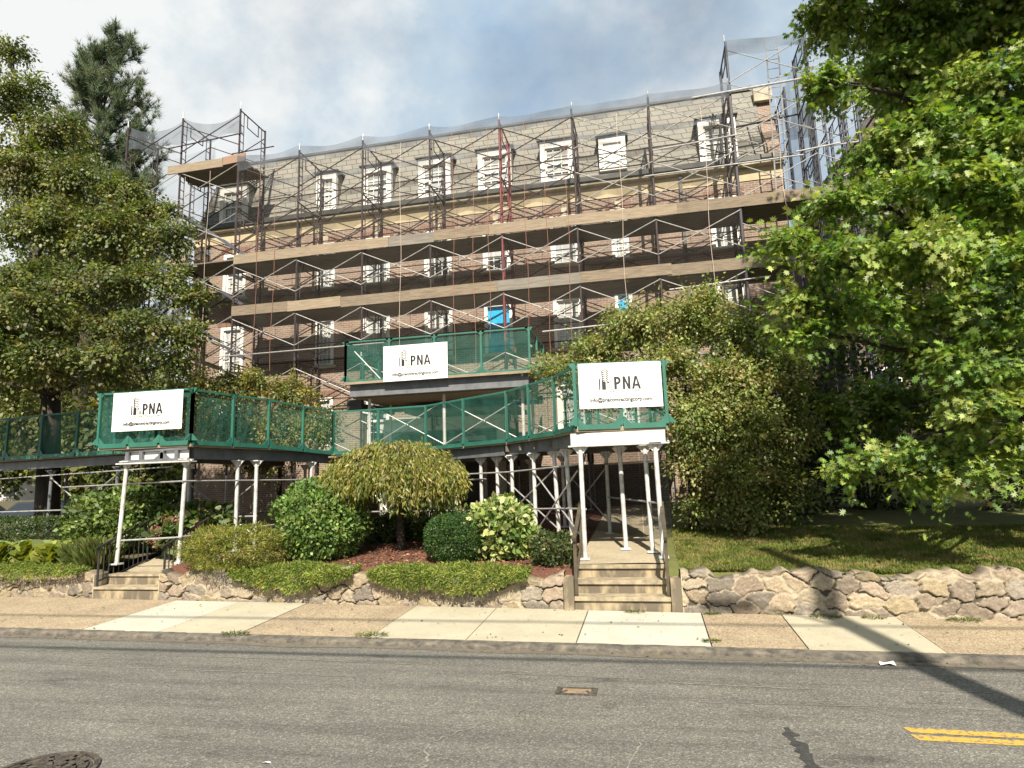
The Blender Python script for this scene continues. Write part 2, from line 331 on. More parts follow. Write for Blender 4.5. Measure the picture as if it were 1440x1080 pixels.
def tree(name, label, base, forks, clumps, r0, kw, cat='tree', group=None, twigs=5):
    """forks: points along the trunk; a limb runs from the trunk to every clump, twigs into the clump"""
    t = thing(name, base, label, cat, group); mb = MB()
    pts = [Vector(base)-Vector((0, 0, .2))]+[Vector(p) for p in forks]
    mb.path(pts, [r0*(1-.75*i/len(pts)) for i in range(len(pts))], 10)
    mb.path([pts[0], pts[0]+Vector((0, 0, .3)), pts[0]+Vector((0, 0, .7))], [r0*1.45, r0*1.15, r0*.97], 10)
    for c in clumps:
        cc = Vector(c[:3]); cand = [p for p in pts[1:]]
        s = min(cand, key=lambda p: (p-cc).length+max(0, p.z-cc.z)*1.5)
        li = limb(mb, s, cc, r0*.28, .018, .12)
        for _ in range(twigs):
            d = norm(R.normal(size=3))*np.array(c[3:])*.85; mb.path([li[-2], cc.lerp(cc+Vector(d), .5)+Vector((0, 0, .08)), cc+Vector(d)], [.02, .013, .005], 5)
    mb.build('trunk', 'bark', t, smooth=True)
    sprays(clumps, parent=t, name='crown', **kw); return t
def back(x): return 10.08-.065*x                   # back edge of the sidewalk
def curb(x): return 8.27-.024*x                    # street edge of the sidewalk
def hsh(x, y, s=1.0): return .5*sin(x*1.3*s+y*.7)+.3*sin(x*2.9*s-y*2.1+1)+.2*sin(x*5.3*s+y*4.7+2)
def gz(x, y): return .70+max(0, y-back(x)-.35)*.075+.018*hsh(x, y)

# ---------------------------------------------------------------- ground, road, sidewalk
tag(MB().quad((-700, -300, -.06), (700, -300, -.06), (700, 1500, -.06), (-700, 1500, -.06)).build('ground', 'soil'), 'brown soil reaching to the horizon beyond the garden', 'ground', kind='structure')
tag(MB().quad((-90, -6, 0), (70, -6, 0), (70, curb(70), 0), (-90, curb(-90), 0)).build('road', 'asphalt'), 'worn grey asphalt road in front of the garden wall', 'road', kind='structure')
g = MB(); n = 120; xs = [-60+i*1.0 for i in range(n+1)]
for a, b in zip(xs[:-1], xs[1:]):
    wa, wb = .16+.08*hsh(a, 0, 1.7), .16+.08*hsh(b, 0, 1.7)
    g.quad((a, curb(a)-wa, .004), (b, curb(b)-wb, .004), (b, curb(b)+.02, .004), (a, curb(a)+.02, .004))
tag(g.build('gutter', 'gutter_dirt'), 'strip of brown dirt and grit along the kerb', 'gutter', kind='structure')
k = MB(); xs = np.arange(-40, 30, .085); rk = random.Random(3); prev = None; chip = 0
for x in xs:
    chip = max(0, chip-.02) if rk.random() > .03 else rk.uniform(.02, .07); e = rk.uniform(0, .018)+chip*.6; h = .064+.012*hsh(x, 3, .6)+rk.uniform(-.006, .006)-chip*.45; wv = .02*hsh(x, 1, .8)
    c = curb(x)+wv; row = [(x, c-e-.01, -.02), (x, c-e, h*.55), (x, c-e+.02, h-.012), (x, c+.045+rk.uniform(-.01, .01), h), (x, curb(x)+.19, .066), (x, curb(x)+.19, -.02)]
    n0 = len(k.v); k.v += row
    if prev is not None:
        for q in range(5): k.f.append([prev+q, n0+q, n0+q+1, prev+q+1]); k.m.append(0)
    prev = n0
tag(k.build('kerb', 'kerb_stone'), 'low worn stone kerb between road and sidewalk', 'kerb', kind='structure')
tag(MB().quad((-60, curb(-60)+.1, .035), (60, curb(60)+.1, .035), (60, back(60)+.3, .112), (-60, back(-60)+.3, .112)).build('sidewalk_bed', 'gutter_dirt'), 'dirt seen in the joints between sidewalk slabs', 'sidewalk', kind='structure')
JX = [(-60, 'slab_aggregate'), (-8.75, 'slab_white'), (-7.35, 'slab_concrete'), (-5.97, 'slab_aggregate'), (-3.92, 'slab_concrete'), (-2.52, 'slab_concrete'), (-1.05, 'slab_white'), (.61, 'slab_aggregate'), (1.70, 'slab_concrete'), (3.15, 'slab_aggregate'), (60, None)]
for i in range(len(JX)-1):
    x0, x1 = JX[i][0]+.008, JX[i+1][0]-.008; dz = .003*((i*7) % 3)
    f0, f1 = curb(x0)+.165, curb(x1)+.165; z = dz-.004; b = MB().add([(x0, f0, .03), (x1, f1, .03), (x1, back(x1)-.01, .1), (x0, back(x0)-.01, .1), (x0, f0, .07+z), (x1, f1, .07+z), (x1, back(x1)-.01, .147+z), (x0, back(x0)-.01, .147+z)], [(0, 3, 2, 1), (4, 5, 6, 7), (0, 1, 5, 4), (1, 2, 6, 5), (2, 3, 7, 6), (3, 0, 4, 7)])
    tag(b.build('sidewalk', JX[i][1]), kind='structure')
for dy in (0, .155):
    tag(MB().quad((1.95, 5.93-.02+dy, .004), (30, 5.25+dy, .004), (30, 5.35+dy, .004), (1.92, 6.02+dy, .004)).build('road_marking', 'yellow_line'), kind='structure')
def blob(mb, pts, wd, z=.004, seed=0):
    rr = random.Random(seed); L, Rr = [], []
    for i, p in enumerate(pts):
        q = pts[min(i+1, len(pts)-1)]; o = pts[max(i-1, 0)]; d = Vector((q[0]-o[0], q[1]-o[1])).normalized(); nn = Vector((-d.y, d.x)); ww = wd*(.5+rr.random())
        L.append((p[0]+nn.x*ww, p[1]+nn.y*ww, z)); Rr.append((p[0]-nn.x*ww*rr.random(), p[1]-nn.y*ww*rr.random(), z))
    for i in range(len(pts)-1): mb.quad(L[i], Rr[i], Rr[i+1], L[i+1])
def wig(a, b, n, amp, seed):
    rr = random.Random(seed); return [(a[0]+(b[0]-a[0])*i/n+rr.uniform(-amp, amp), a[1]+(b[1]-a[1])*i/n+rr.uniform(-amp, amp)) for i in range(n+1)]
b = MB(); blob(b, wig((.98, 6.05), (1.0, 5.1), 14, .02, 3), .055, .004, 4); tag(b.build('road_patch', 'tar'), 'black tar patch running across the road', 'road patch', kind='structure')
b = MB()
for s, (p, q, nn, am, wd) in enumerate([((-1.75, 4.6), (-1.9, 5.35), 16, .03, .012), ((-1.9, 5.35), (-1.55, 5.9), 10, .03, .01), ((-2.6, 7.55), (-9, 7.7), 60, .02, .009), ((-3, 7.0), (-8, 7.1), 40, .02, .008), ((.1, 7.15), (1.5, 7.1), 16, .01, .012), ((.3, 6.6), (3.0, 6.7), 20, .02, .006), ((-2.2, 7.3), (.5, 7.25), 26, .02, .006), ((2.3, 7.2), (4.5, 7.1), 20, .02, .01), ((-.2, 5.6), (-.3, 5.0), 10, .02, .012)]):
    blob(b, wig(p, q, nn, am, s+20), wd, .0045, s)
tag(b.build('road_cracks', 'pale_crack'), 'thin pale scuffs and cracks on the asphalt', 'cracks', kind='structure')
# covers in the road
m = thing('manhole_cover', (-4.72, 4.36, 0), 'large round iron manhole cover with raised ribs in the near lane', 'manhole cover')
MB().ring((-4.72, 4.36), .36, .40, .002, .02).build('ring', 'castiron', m); mb = MB().disc((-4.72, 4.36), .345, .001, .007)
for r_ in (.11, .21, .29): mb.ring((-4.72, 4.36), r_, r_+.03, .006, .022)
for i in range(10): a = i*pi/5; mb.bar((-4.72+.13*cos(a), 4.36+.13*sin(a), .013), (-4.72+.32*cos(a+.25), 4.36+.32*sin(a+.25), .013), .035, .018)
mb.build('lid', 'castiron', m)
m = thing('utility_cover', (-.86, 6.78, 0), 'rusty rectangular utility cover set in the asphalt', 'utility cover')
MB().box(-1.07, -.65, 6.86, 6.89, .002, .01).box(-1.07, -.65, 6.67, 6.70, .002, .01).box(-1.07, -1.01, 6.70, 6.86, .002, .01).box(-.71, -.65, 6.70, 6.86, .002, .01).bar((-1.0, 6.72, .007), (-.96, 6.8, .007), .03, .006).bar((-.72, 6.72, .007), (-.76, 6.8, .007), .03, .006).build('frame', 'castiron', m)
MB().box(-1.005, -.715, 6.705, 6.855, .001, .006).build('plate', 'rust_plate', m)
for (x, y, r_, lab) in [(-1.42, 7.05, .12, 'small faint round valve cover farther out near the rectangular cover'), (-1.20, 6.10, .13, 'small round valve cover ring nearer the camera in mid road')]:
    m = MB().ring((x, y), r_-.014, r_, .001, .006).ring((x, y), .02, .035, .001, .005).disc((x, y), r_-.03, .0005, .0035); tag(m.build('valve_cover', 'asphalt', loc=(x, y, 0)), lab, 'valve cover')

# garden sheets
def sheet(name, x0, x1, y1, mt, step=.25, amp=0):
    xs = np.arange(x0, x1+1e-6, (x1-x0)/max(2, int((x1-x0)/step))); ts = np.linspace(0, 1, int(max(4, (y1-10)/step*1.6)))
    P = np.zeros((len(ts), len(xs), 3))
    for j, t in enumerate(ts):
        for i, x in enumerate(xs):
            y = back(x)+.2+(y1-back(x)-.2)*t; P[j, i] = (x, y, gz(x, y)-(.3 if j == 0 else 0))
    return grid(name, xs, ts, P, None, mt)
tag(sheet('garden_bed', -9.2, -1.25, 19.5, 'mulch'), 'bed of red bark mulch behind the middle wall', 'garden bed', kind='structure')
tag(sheet('lawn', .2, 22, 30, 'lawn_soil'), 'green lawn behind the right wall', 'lawn', kind='structure')
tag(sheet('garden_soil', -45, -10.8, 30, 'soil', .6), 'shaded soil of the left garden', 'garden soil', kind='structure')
# paths behind the two flights of steps
def path_(x0, x1, ya, y1, z0, mt, lab):
    xs = np.linspace(x0, x1, 5); ts = np.linspace(0, 1, 20); P = np.array([[(x, ya+(y1-ya)*t, max(z0, gz(x, ya+(y1-ya)*t)+.03-max(0, .22-(y1-ya)*t*.12)*(z0 < .7))) for x in xs] for t in ts])
    tag(grid('path', xs, ts, P, None, mt), lab, 'path', kind='structure')
path_(-1.25, .2, 10.78, 19, .75, 'walk_concrete', 'concrete path under the right arm of the shed')
path_(-10.8, -9.2, 11.45, 19, .53, 'walk_concrete', 'concrete path under the left arm of the shed')

# stone retaining walls
def stone_wall(x0, x1, h, label, seed, dark=1.0, rag=.085):
    rr = np.random.default_rng(seed); L = x1-x0; nx = int(L/.017); nz = 40
    u = np.linspace(0, L, nx); t = np.linspace(0, 1, nz)
    cw, ch = .36, .205; seeds = []
    for j in range(-1, int(h/ch)+2):
        off = rr.random()*cw
        for i in range(-1, int(L/cw)+2): seeds.append((i*cw+off+rr.uniform(-.16, .16), j*ch+rr.uniform(-.08, .08)))
    seeds = np.array(seeds)
    top = h+rag*np.array([hsh(v*2.2+seed, seed) for v in u])+rag*.6*np.array([hsh(v*6+seed, seed*2) for v in u])
    U = np.repeat(u[None], nz, 0); Z = t[:, None]*top[None]
    pu, pz = (U+.014*np.sin(Z*21+U*9)+.008*np.sin(Z*47+U*31)).ravel(), (Z+.012*np.sin(U*17)+.009*np.sin(U*41+Z*13)).ravel()
    F1 = np.full(pu.shape, 9.); F2 = F1.copy(); ID = np.zeros(pu.shape, int)
    for i, (su, sz) in enumerate(seeds):
        mask = np.abs(pu-su) < 1.0; a1, a2 = np.abs(pu[mask]-su)*.72, np.abs(pz[mask]-sz)*1.12; d = .55*np.sqrt(a1**2+a2**2)+.45*np.maximum(a1, a2)
        f1, f2, idd = F1[mask], F2[mask], ID[mask]; c = d < f1
        f2 = np.where(c, f1, np.minimum(f2, d)); idd = np.where(c, i, idd); f1 = np.where(c, d, f1); F1[mask], F2[mask], ID[mask] = f1, f2, idd
    e = F2-F1; s = np.clip((e-.010)/.018, 0, 1); s = s*s*(3-2*s)
    out = rr.uniform(.008, .032, len(seeds)); tilt = rr.normal(0, .11, (len(seeds), 2))
    dep = s*(out[ID]+tilt[ID, 0]*(pu-seeds[ID, 0])+tilt[ID, 1]*(pz-seeds[ID, 1]))+.0035*np.sin(pu*53+ID)*np.sin(pz*49-pu*21)*s+.0035*rr.normal(size=pu.shape)*s
    pal = .8*(.45*np.array([(.33, .265, .185)])+.55*np.array([(.38, .30, .20), (.29, .23, .17), (.24, .195, .155), (.42, .34, .22), (.21, .195, .17), (.35, .27, .20), (.17, .16, .145), (.44, .37, .26), (.30, .24, .19), (.40, .32, .18)]))*dark
    cs = pal[rr.integers(0, len(pal), len(seeds))]*(1+rr.normal(0, .1, (len(seeds), 1))); mort = np.array((.34, .285, .20))*dark
    band = np.clip(1+.16*np.sin(pu*11+pz*(30+ID%7*9)+ID)*np.sin(pu*23-pz*17+ID)+.09*rr.normal(size=pu.shape), .6, 1.4)
    gap = (e < .014) & (np.sin(pu*3.1+seed)+np.sin(pz*7.3+pu*1.7) >  .1); col = np.where((e > .022)[:, None], cs[ID]*band[:, None], np.where(gap[:, None], mort*.22, mort)); dep = np.where(gap, dep-.03, dep)
    X = x0+U.ravel(); Y = back(X)+.06-dep+.05*pz; P = np.c_[X, Y, .13+Z.ravel()]
    P = P.reshape(nz, nx, 3); lip = []                      # rounded top going back
    for dy, dz in ((.05, .012), (.16, .02), (.34, .02), (.44, -.12)):
        q = P[-1].copy(); q[:, 1] = back(q[:, 0])+.03+dy; q[:, 2] += dz+.012*np.sin(u*19+dy*40); lip.append(q)
    P = np.concatenate([P, np.array(lip)]); col = np.concatenate([col.reshape(nz, nx, 3)]+[col.reshape(nz, nx, 3)[-3:-2]*.8]*4).reshape(-1, 3)
    o = grid('stone_retaining_wall', u, np.zeros(nz+4), P, col, 'stone', loc=(x0, float(back(x0)), .1)); tag(o, label, 'stone wall', 'stone garden walls along the sidewalk')
    b = MB()
    for xe in (x0, x1):
        b.prism([(xe, back(xe)+.05, .1), (xe, back(xe)+.4, .1), (xe, back(xe)+.4, .1+h), (xe, back(xe)+.05, .1+h)], (.015 if xe == x0 else -.015, 0, 0))
    b.build('end_stones', 'limestone', o); return o
stone_wall(-24, -10.78, .46, 'low stone garden wall left of the left steps', 5, .95)
stone_wall(-9.22, -1.42, .50, 'stone garden wall between the two flights of steps', 8)
stone_wall(.36, 18, .565, 'stone garden wall below the right lawn', 14)

# steps
st = thing('concrete_steps', (-.52, 10.2, .14), 'weathered tan flight of three concrete steps at the right walkway', 'steps', 'garden steps')
for i in range(3):
    y0 = 10.13+.3*i; MB().box(-1.25, .2, y0+.02, 10.14+.3*(i+1)+(.05 if i < 2 else .3), .10, .335+.2*i-.05).build('riser', 'conc_step', st); MB().box(-1.25, .2, y0-.02, y0+.36, .335+.2*i-.05+.002, .345+.2*i).build('tread', 'conc_edge', st)
for x in (-1.41, .203): MB().box(x, x+.155, 10.08, 11.1, .10, .62).build('cheek_wall', 'conc_step', st)
for i, x in enumerate((-1.22, .17)):
    r_ = thing('handrail', (x, 10.2, .15), ['dark brown metal handrail on the shrub side of the right steps', 'dark brown metal handrail on the lawn side of the right steps'][i], 'handrail', 'dark handrails of the right steps')
    MB().box(x-.025, x+.025, 10.16, 10.21, .345, 1.22).build('post', 'rail_brown', r_); MB().box(x-.025, x+.025, 11.15, 11.2, .75, 1.62).build('post', 'rail_brown', r_)
    MB().bar((x, 10.1, 1.20), (x, 11.3, 1.70), .06, .05).build('rail', 'rail_brown', r_); MB().bar((x, 10.2, .62), (x, 11.16, 1.08), .03, .03).build('lower_rail', 'rail_brown', r_)
st = thing('concrete_steps', (-10, 10.9, .14), 'short flight of two low concrete steps at the left walkway', 'steps', 'garden steps')
for i in range(2):
    y0 = 10.80+.32*i; MB().box(-10.76, -9.24, y0+.02, y0+.36+(.2 if i else 0), .10, .31+.2*i).build('riser', 'conc_step', st); MB().box(-10.76, -9.24, y0-.015, y0+.345+(.2 if i else 0), .312+.2*i, .352+.2*i).build('tread', 'conc_edge', st)
for i, (x, ya, yb) in enumerate(((-10.72, 10.85, 12.1), (-9.3, 10.95, 12.1))):
    r_ = thing('iron_railing', (x, ya, .35), ['black wrought iron railing left of the left steps', 'black wrought iron railing beside the spreading yew at the left steps'][i], 'railing', 'black railings of the left steps')
    MB().tube((x, ya, .3), (x, ya, 1.12), .022).build('post', 'iron', r_); MB().tube((x, yb, .55), (x, yb, 1.55), .022).build('post', 'iron', r_)
    MB().bar((x, ya-.1, 1.08), (x, yb+.05, 1.56), .05, .03).build('rail', 'iron', r_); MB().bar((x, ya, .45), (x, yb, .72), .025).build('lower_rail', 'iron', r_)
    for q in range(1, 10): t = q/10; y = ya+(yb-ya)*t; MB().tube((x, y, .45+.27*t), (x, y, 1.10+.44*t), .011, n=6).build('baluster', 'iron', r_)

# ---------------------------------------------------------------- the apartment building
BY = 20.3                                            # facade plane
bd = thing('apartment_building', (-6, BY, 1.2), 'brick apartment building with slate mansard roof behind the scaffolding', 'building')
W2 = [(-11.1, .72), (-9.1, 1.0), (-6.8, 1.0), (-4.67, .98), (-2.3, .98), (-.48, .56), (2.9, .95), (-14.85, .95)]
FL = [(3.55, 5.3), (6.45, 8.18), (9.3, 11.03)]
BX0, BX1 = -16.65, 4.72
ops = []
for zi, (z0, z1) in enumerate(FL):
    for (cx, wd) in W2:
        if zi == 0 and -9 < cx < -4: continue
        ops.append((cx-wd/2, cx+wd/2, z0, z1, zi, cx))
ops.append((-6.6, -5.2, 1.4, 3.7, 9, 0))
wb = MB(); zc = sorted({0.5, 11.46}|{o[2] for o in ops}|{o[3] for o in ops})
for za, zb in zip(zc[:-1], zc[1:]):
    row = sorted(o for o in ops if o[2] < zb-1e-4 and o[3] > za+1e-4); x = BX0
    for o in row: wb.quad((x, BY, za), (o[0], BY, za), (o[0], BY, zb), (x, BY, zb)); x = o[1]
    wb.quad((x, BY, za), (BX1, BY, za), (BX1, BY, zb), (x, BY, zb))
for (a, b, z0, z1, zi, cx) in ops:
    d = BY+.16
    wb.quad((a, BY, z0), (a, d, z0), (a, d, z1), (a, BY, z1)); wb.quad((b, BY, z0), (b, BY, z1), (b, d, z1), (b, d, z0)); wb.quad((a, BY, z1), (a, d, z1), (b, d, z1), (b, BY, z1)); wb.quad((a, BY, z0), (b, BY, z0), (b, d, z0), (a, d, z0))
wb.quad((BX1, BY, .5), (BX1, BY+11, .5), (BX1, BY+11, 12.1), (BX1, BY, 12.1)); wb.quad((BX0, BY, .5), (BX0, BY, 11.46), (BX0, BY+11, 11.46), (BX0, BY+11, .5)); wb.quad((BX0, BY+11, .5), (BX0, BY+11, 12), (BX1, BY+11, 12), (BX1, BY+11, .5))
wb.build('brick_wall', 'brick', bd)
def sash(mb, a, b, z0, z1, y, nx=2, nz=2, th=.022):
    zm = (z0+z1)/2
    for (p, q) in ((z0, zm), (zm, z1)):
        for i in range(1, nx+1): x = a+(b-a)*i/(nx+1); mb.box(x-th/2, x+th/2, y, y+.02, p+.03, q-.03)
        for j in range(1, nz): z = p+(q-p)*j/nz; mb.box(a+.04, b-.04, y+.003, y+.017, z-th/2, z+th/2)
    mb.box(a, b, y-.01, y+.03, zm-.03, zm+.03); mb.box(a, a+.05, y-.005, y+.025, z0, z1); mb.box(b-.05, b, y-.005, y+.025, z0, z1); mb.box(a+.05, b-.05, y-.005, y+.025, z0, z0+.06); mb.box(a+.05, b-.05, y-.005, y+.025, z1-.05, z1)
for (a, b, z0, z1, zi, cx) in ops:
    if zi == 9: continue
    f = MB(); y = BY+.015
    f.box(a-.004, a+.11, BY-.02, BY+.13, z0, z1-.002); f.box(b-.11, b+.004, BY-.02, BY+.13, z0, z1-.002); f.box(a+.11, b-.11, BY-.02, BY+.13, z1-.12, z1-.002)
    wn = f.build('window', 'white_paint', bd)
    film = zi == 1 and cx in (-4.67, -.48)
    MB().quad((a+.1, BY+.10, z0+.05), (b-.1, BY+.10, z0+.05), (b-.1, BY+.10, z1-.1), (a+.1, BY+.10, z1-.1)).build('blue_sheet' if film else 'pane', 'blue_film' if film else ('glass_curtain' if (zi+int(cx*3)) % 3 else 'glass'), wn)
    if not film: hb_ = (z1-z0)*random.choice((.25, .45, .5, .7, .9)); MB().box(a+.13, b-.13, BY+.088, BY+.094, z1-.12-hb_*.9, z1-.12).build('blind', 'curtain', wn)
    if not film: s_ = MB(); sash(s_, a+.11, b-.11, z0+.04, z1-.12, BY+.06, 1 if wd < .7 else 2, 2); s_.build('sash', 'white_paint', wn)
    MB().box(a-.12, b+.12, BY-.09, BY+.14, z0-.11, z0-.001).build('sill', 'limestone', wn)
    l_ = MB(); nn = int((b-a+.3)/.085)
    for i in range(nn): x = a-.15+i*(b-a+.3)/nn; l_.box(x+.006, x+(b-a+.3)/nn-.006, BY-.018, BY+.02, z1+.02, z1+.24)
    l_.build('lintel', 'soldier', wn)
    if zi == 2: MB().prism([(cx-.08, BY-.035, z1+.01), (cx+.08, BY-.035, z1+.01), (cx+.11, BY-.035, z1+.27), (cx-.11, BY-.035, z1+.27)], (0, .05, 0)).build('keystone', 'limestone', wn)
dr = MB().box(-6.6, -6.48, BY-.02, BY+.14, 1.4, 3.7).box(-5.32, -5.2, BY-.02, BY+.14, 1.4, 3.7).box(-6.48, -5.32, BY-.02, BY+.14, 3.55, 3.7).build('entrance_door', 'white_paint', bd); MB().box(-6.48, -5.32, BY+.08, BY+.13, 1.4, 3.55).build('door_leaf', 'dark_trim', dr)
# entrance porch: two white columns and a flat hood
ph = MB().box(-8.6, -4.2, BY-1.1, BY-.002, 3.85, 4.2).box(-8.68, -4.12, BY-1.18, BY-.003, 4.2, 4.28).build('porch_hood', 'white_paint', bd)
for x in (-8.3, -4.5): MB().tube((x, BY-.9, 1.3), (x, BY-.9, 3.85), .15, .13, 14).build('column', 'white_paint', ph)
MB().box(-10.1, -9.45, BY-.35, BY-.004, .9, 4.6).build('brick_pier', 'brick', bd)
# frieze, gutter line and mansard
MB().box(BX0-.02, BX1+.01, BY-.025, BY+.3, 11.46, 11.88).build('frieze', 'frieze', bd)
MB().prism([(BX0-.15, BY-.03, 11.883), (BX0-.15, BY-.16, 11.90), (BX0-.15, BY-.20, 11.92), (BX0-.15, BY-.20, 11.98), (BX0-.15, BY+.1, 11.98), (BX0-.15, BY+.1, 11.883)], (BX1-BX0+.2, 0, 0)).build('cornice', 'limestone', bd)
MB().prism([(BX0-.1, BY-.18, 11.983), (BX0-.1, BY-.26, 12.03), (BX0-.1, BY-.26, 12.20), (BX0-.1, BY-.18, 12.20), (BX0-.1, BY+.12, 12.30), (BX0-.1, BY+.12, 11.983)], (BX1-BX0+.1, 0, 0)).build('gutter', 'dark_trim', bd)
MZ0, MZ1, MY0, MY1 = 12.16, 15.12, BY+.02, BY+.85
mr = MB().add([(BX0, MY0, MZ0), (4.28, MY0, MZ0), (4.28, MY1, MZ1), (BX0+.55, MY1, MZ1), (BX0+.55, BY+10, MZ1), (BX0, BY+11, MZ0), (4.28, BY+10, MZ1), (4.28, BY+11, MZ0)],
     [(0, 1, 2, 3), (0, 3, 4, 5), (3, 2, 6, 4), (5, 4, 6, 7), (1, 7, 6, 2)]).build('mansard_roof', 'slate', bd)
MB().box(BX0+.5, 4.28, MY1-.06, MY1+.1, MZ1-.02, MZ1+.06).build('ridge_flashing', 'dark_trim', mr)
def my(z): return MY0+(z-MZ0)/(MZ1-MZ0)*(MY1-MY0)
def dormer(cx, wd, z0, z1, blank=False):
    a, b = cx-wd/2, cx+wd/2; yf = BY-.06; t = .17 if wd > 1 else .15
    d = MB(); d.box(a, a+t, yf, my(z1)+.2, z0, z1); d.box(b-t, b, yf, my(z1)+.2, z0, z1); d.box(a+t, b-t, yf, yf+.18, z1-.26, z1); d.box(a+t, b-t, yf, yf+.2, z0, z0+.06)
    dm = d.build('dormer', 'white_paint', bd)
    MB().prism([(a-.09, yf-.09, z1+.001), (a-.09, my(z1)+.35, z1+.001), (a-.09, my(z1)+.35, z1+.12), (a-.09, yf-.09, z1+.045)], (wd+.18, 0, 0)).build('dormer_roof', 'dark_trim', dm)
    c = MB()
    for s, x in ((0, a), (1, b)): c.prism([(x+(.001 if s else -.001), yf+.14, z0), (x+(.001 if s else -.001), my(z1)+.2, z0), (x+(.001 if s else -.001), my(z1)+.2, z1-.02), (x+(.001 if s else -.001), yf+.14, z1-.02)], (.012 if s else -.012, 0, 0))
    c.build('dormer_cheek', 'slate', dm)
    if blank: MB().box(a+t, b-t, yf+.06, yf+.1, z0+.06, z1-.26).box(a+t+.06, b-t-.06, yf+.045, yf+.061, z0+.12, (z0+z1)/2-.2).box(a+t+.06, b-t-.06, yf+.045, yf+.061, (z0+z1)/2-.12, z1-.32).build('board', 'white_paint', dm)
    else:
        MB().quad((a+t, yf+.12, z0+.05), (b-t, yf+.12, z0+.05), (b-t, yf+.12, z1-.25), (a+t, yf+.12, z1-.25)).build('pane', 'glass_curtain', dm)
        hb_ = (z1-z0)*random.choice((.25, .4, .45, .7)); MB().box(a+t+.03, b-t-.03, yf+.108, yf+.114, z1-.28-hb_, z1-.28).build('blind', 'curtain', dm)
        s_ = MB(); sash(s_, a+t, b-t, z0+.06, z1-.26, yf+.07, 2, 2); s_.build('sash', 'white_paint', dm)
for cx, wd, bl in ((-11.1, .8, 0), (-9.1, 1.15, 0), (-6.88, 1.2, 0), (-4.66, 1.2, 0), (-2.44, 1.17, 0), (-.56, .9, 1), (2.85, 1.18, 0), (-15.0, 1.15, 0)): dormer(cx, wd, 12.26 if not bl else 12.42, 13.78 if not bl else 13.66, bl)
pp = MB().prism([(4.28, BY-.005, 11.9), (4.28, BY-.005, 12.6), (4.28, MY1-.1, 14.55), (4.28, MY1+1.2, 15.1), (4.28, MY1+1.2, 11.9)], (.44, 0, 0)).build('firewall_parapet', 'brick', bd)
MB().box(4.2, 4.78, MY1-.32, MY1+.35, 14.5, 14.95).build('parapet_cap', 'limestone', pp)
MB().prism([(3.3, MY1+.3, 15.1), (4.28, MY1+.3, 15.1), (4.28, MY1+.3, 15.5)], (0, 3, 0)).build('roof_slope', 'dark_trim', bd)
for x in (1.58, -12.2): MB().box(x-.05, x+.05, BY-.11, BY-.012, 1.5, 11.87).build('downpipe', 'dark_trim', bd)

# neighbours
nb = thing('brick_house', (9.5, 24, 1.5), 'shade-darkened brown brick gabled house behind the oak on the right', 'building')
MB().prism([(6.6, 24, 1), (14, 24, 1), (14, 24, 12), (10.0, 24, 16.6), (6.6, 24, 12)], (0, 9, 0)).build('wall', 'brick_shaded', nb)  # brick colour darkened to put shade into this wall
MB().prism([(6.25, 23.8, 11.55), (10.0, 23.8, 16.62), (10.0, 23.8, 16.9), (6.1, 23.8, 11.6)], (0, 9.4, 0)).prism([(14.35, 23.8, 11.55), (14.5, 23.8, 11.6), (10.0, 23.8, 16.9), (10.0, 23.8, 16.62)], (0, 9.4, 0)).build('roof', 'roofing', nb)
for (x, z) in ((8.2, 4), (8.2, 8), (11.6, 4), (11.6, 8)):
    f = MB().box(x-.55, x-.42, 23.93, 24.01, z, z+1.7).box(x+.42, x+.55, 23.93, 24.01, z, z+1.7).box(x-.42, x+.42, 23.93, 24.01, z+1.58, z+1.7).build('window', 'white_paint', nb); MB().box(x-.42, x+.42, 23.97, 24.02, z, z+1.58).build('pane', 'glass', f)
hs = thing('white_house', (-46, 42, 0), 'long white rendered house seen far off under the left shed', 'building')
MB().box(-62, -34, 40, 50, -.1, 5.6).build('wall', 'stucco', hs); MB().prism([(-63, 39.5, 5.6), (-63, 50.5, 5.6), (-63, 45, 9)], (30, 0, 0)).build('roof', 'roofing', hs)
for i in range(7):
    x = -60+i*3.8; f = MB().box(x, x+1.3, 39.93, 40.02, 2.2, 3.9).build('window', 'white_paint', hs); MB().box(x+.12, x+1.18, 39.9, 39.96, 2.3, 3.8).build('pane', 'glass', f)
hs = thing('brick_garage', (-27, 36, 0), 'low red brick garage far off between the left shed legs', 'building')
MB().box(-31, -24.5, 35, 41, -.1, 3.6).build('wall', 'brick', hs); MB().box(-31.2, -24.3, 34.8, 41.2, 3.6, 3.9).build('roof', 'roofing', hs); MB().box(-29.5, -26, 34.95, 35.02, 0, 2.6).build('door', 'white_paint', hs)
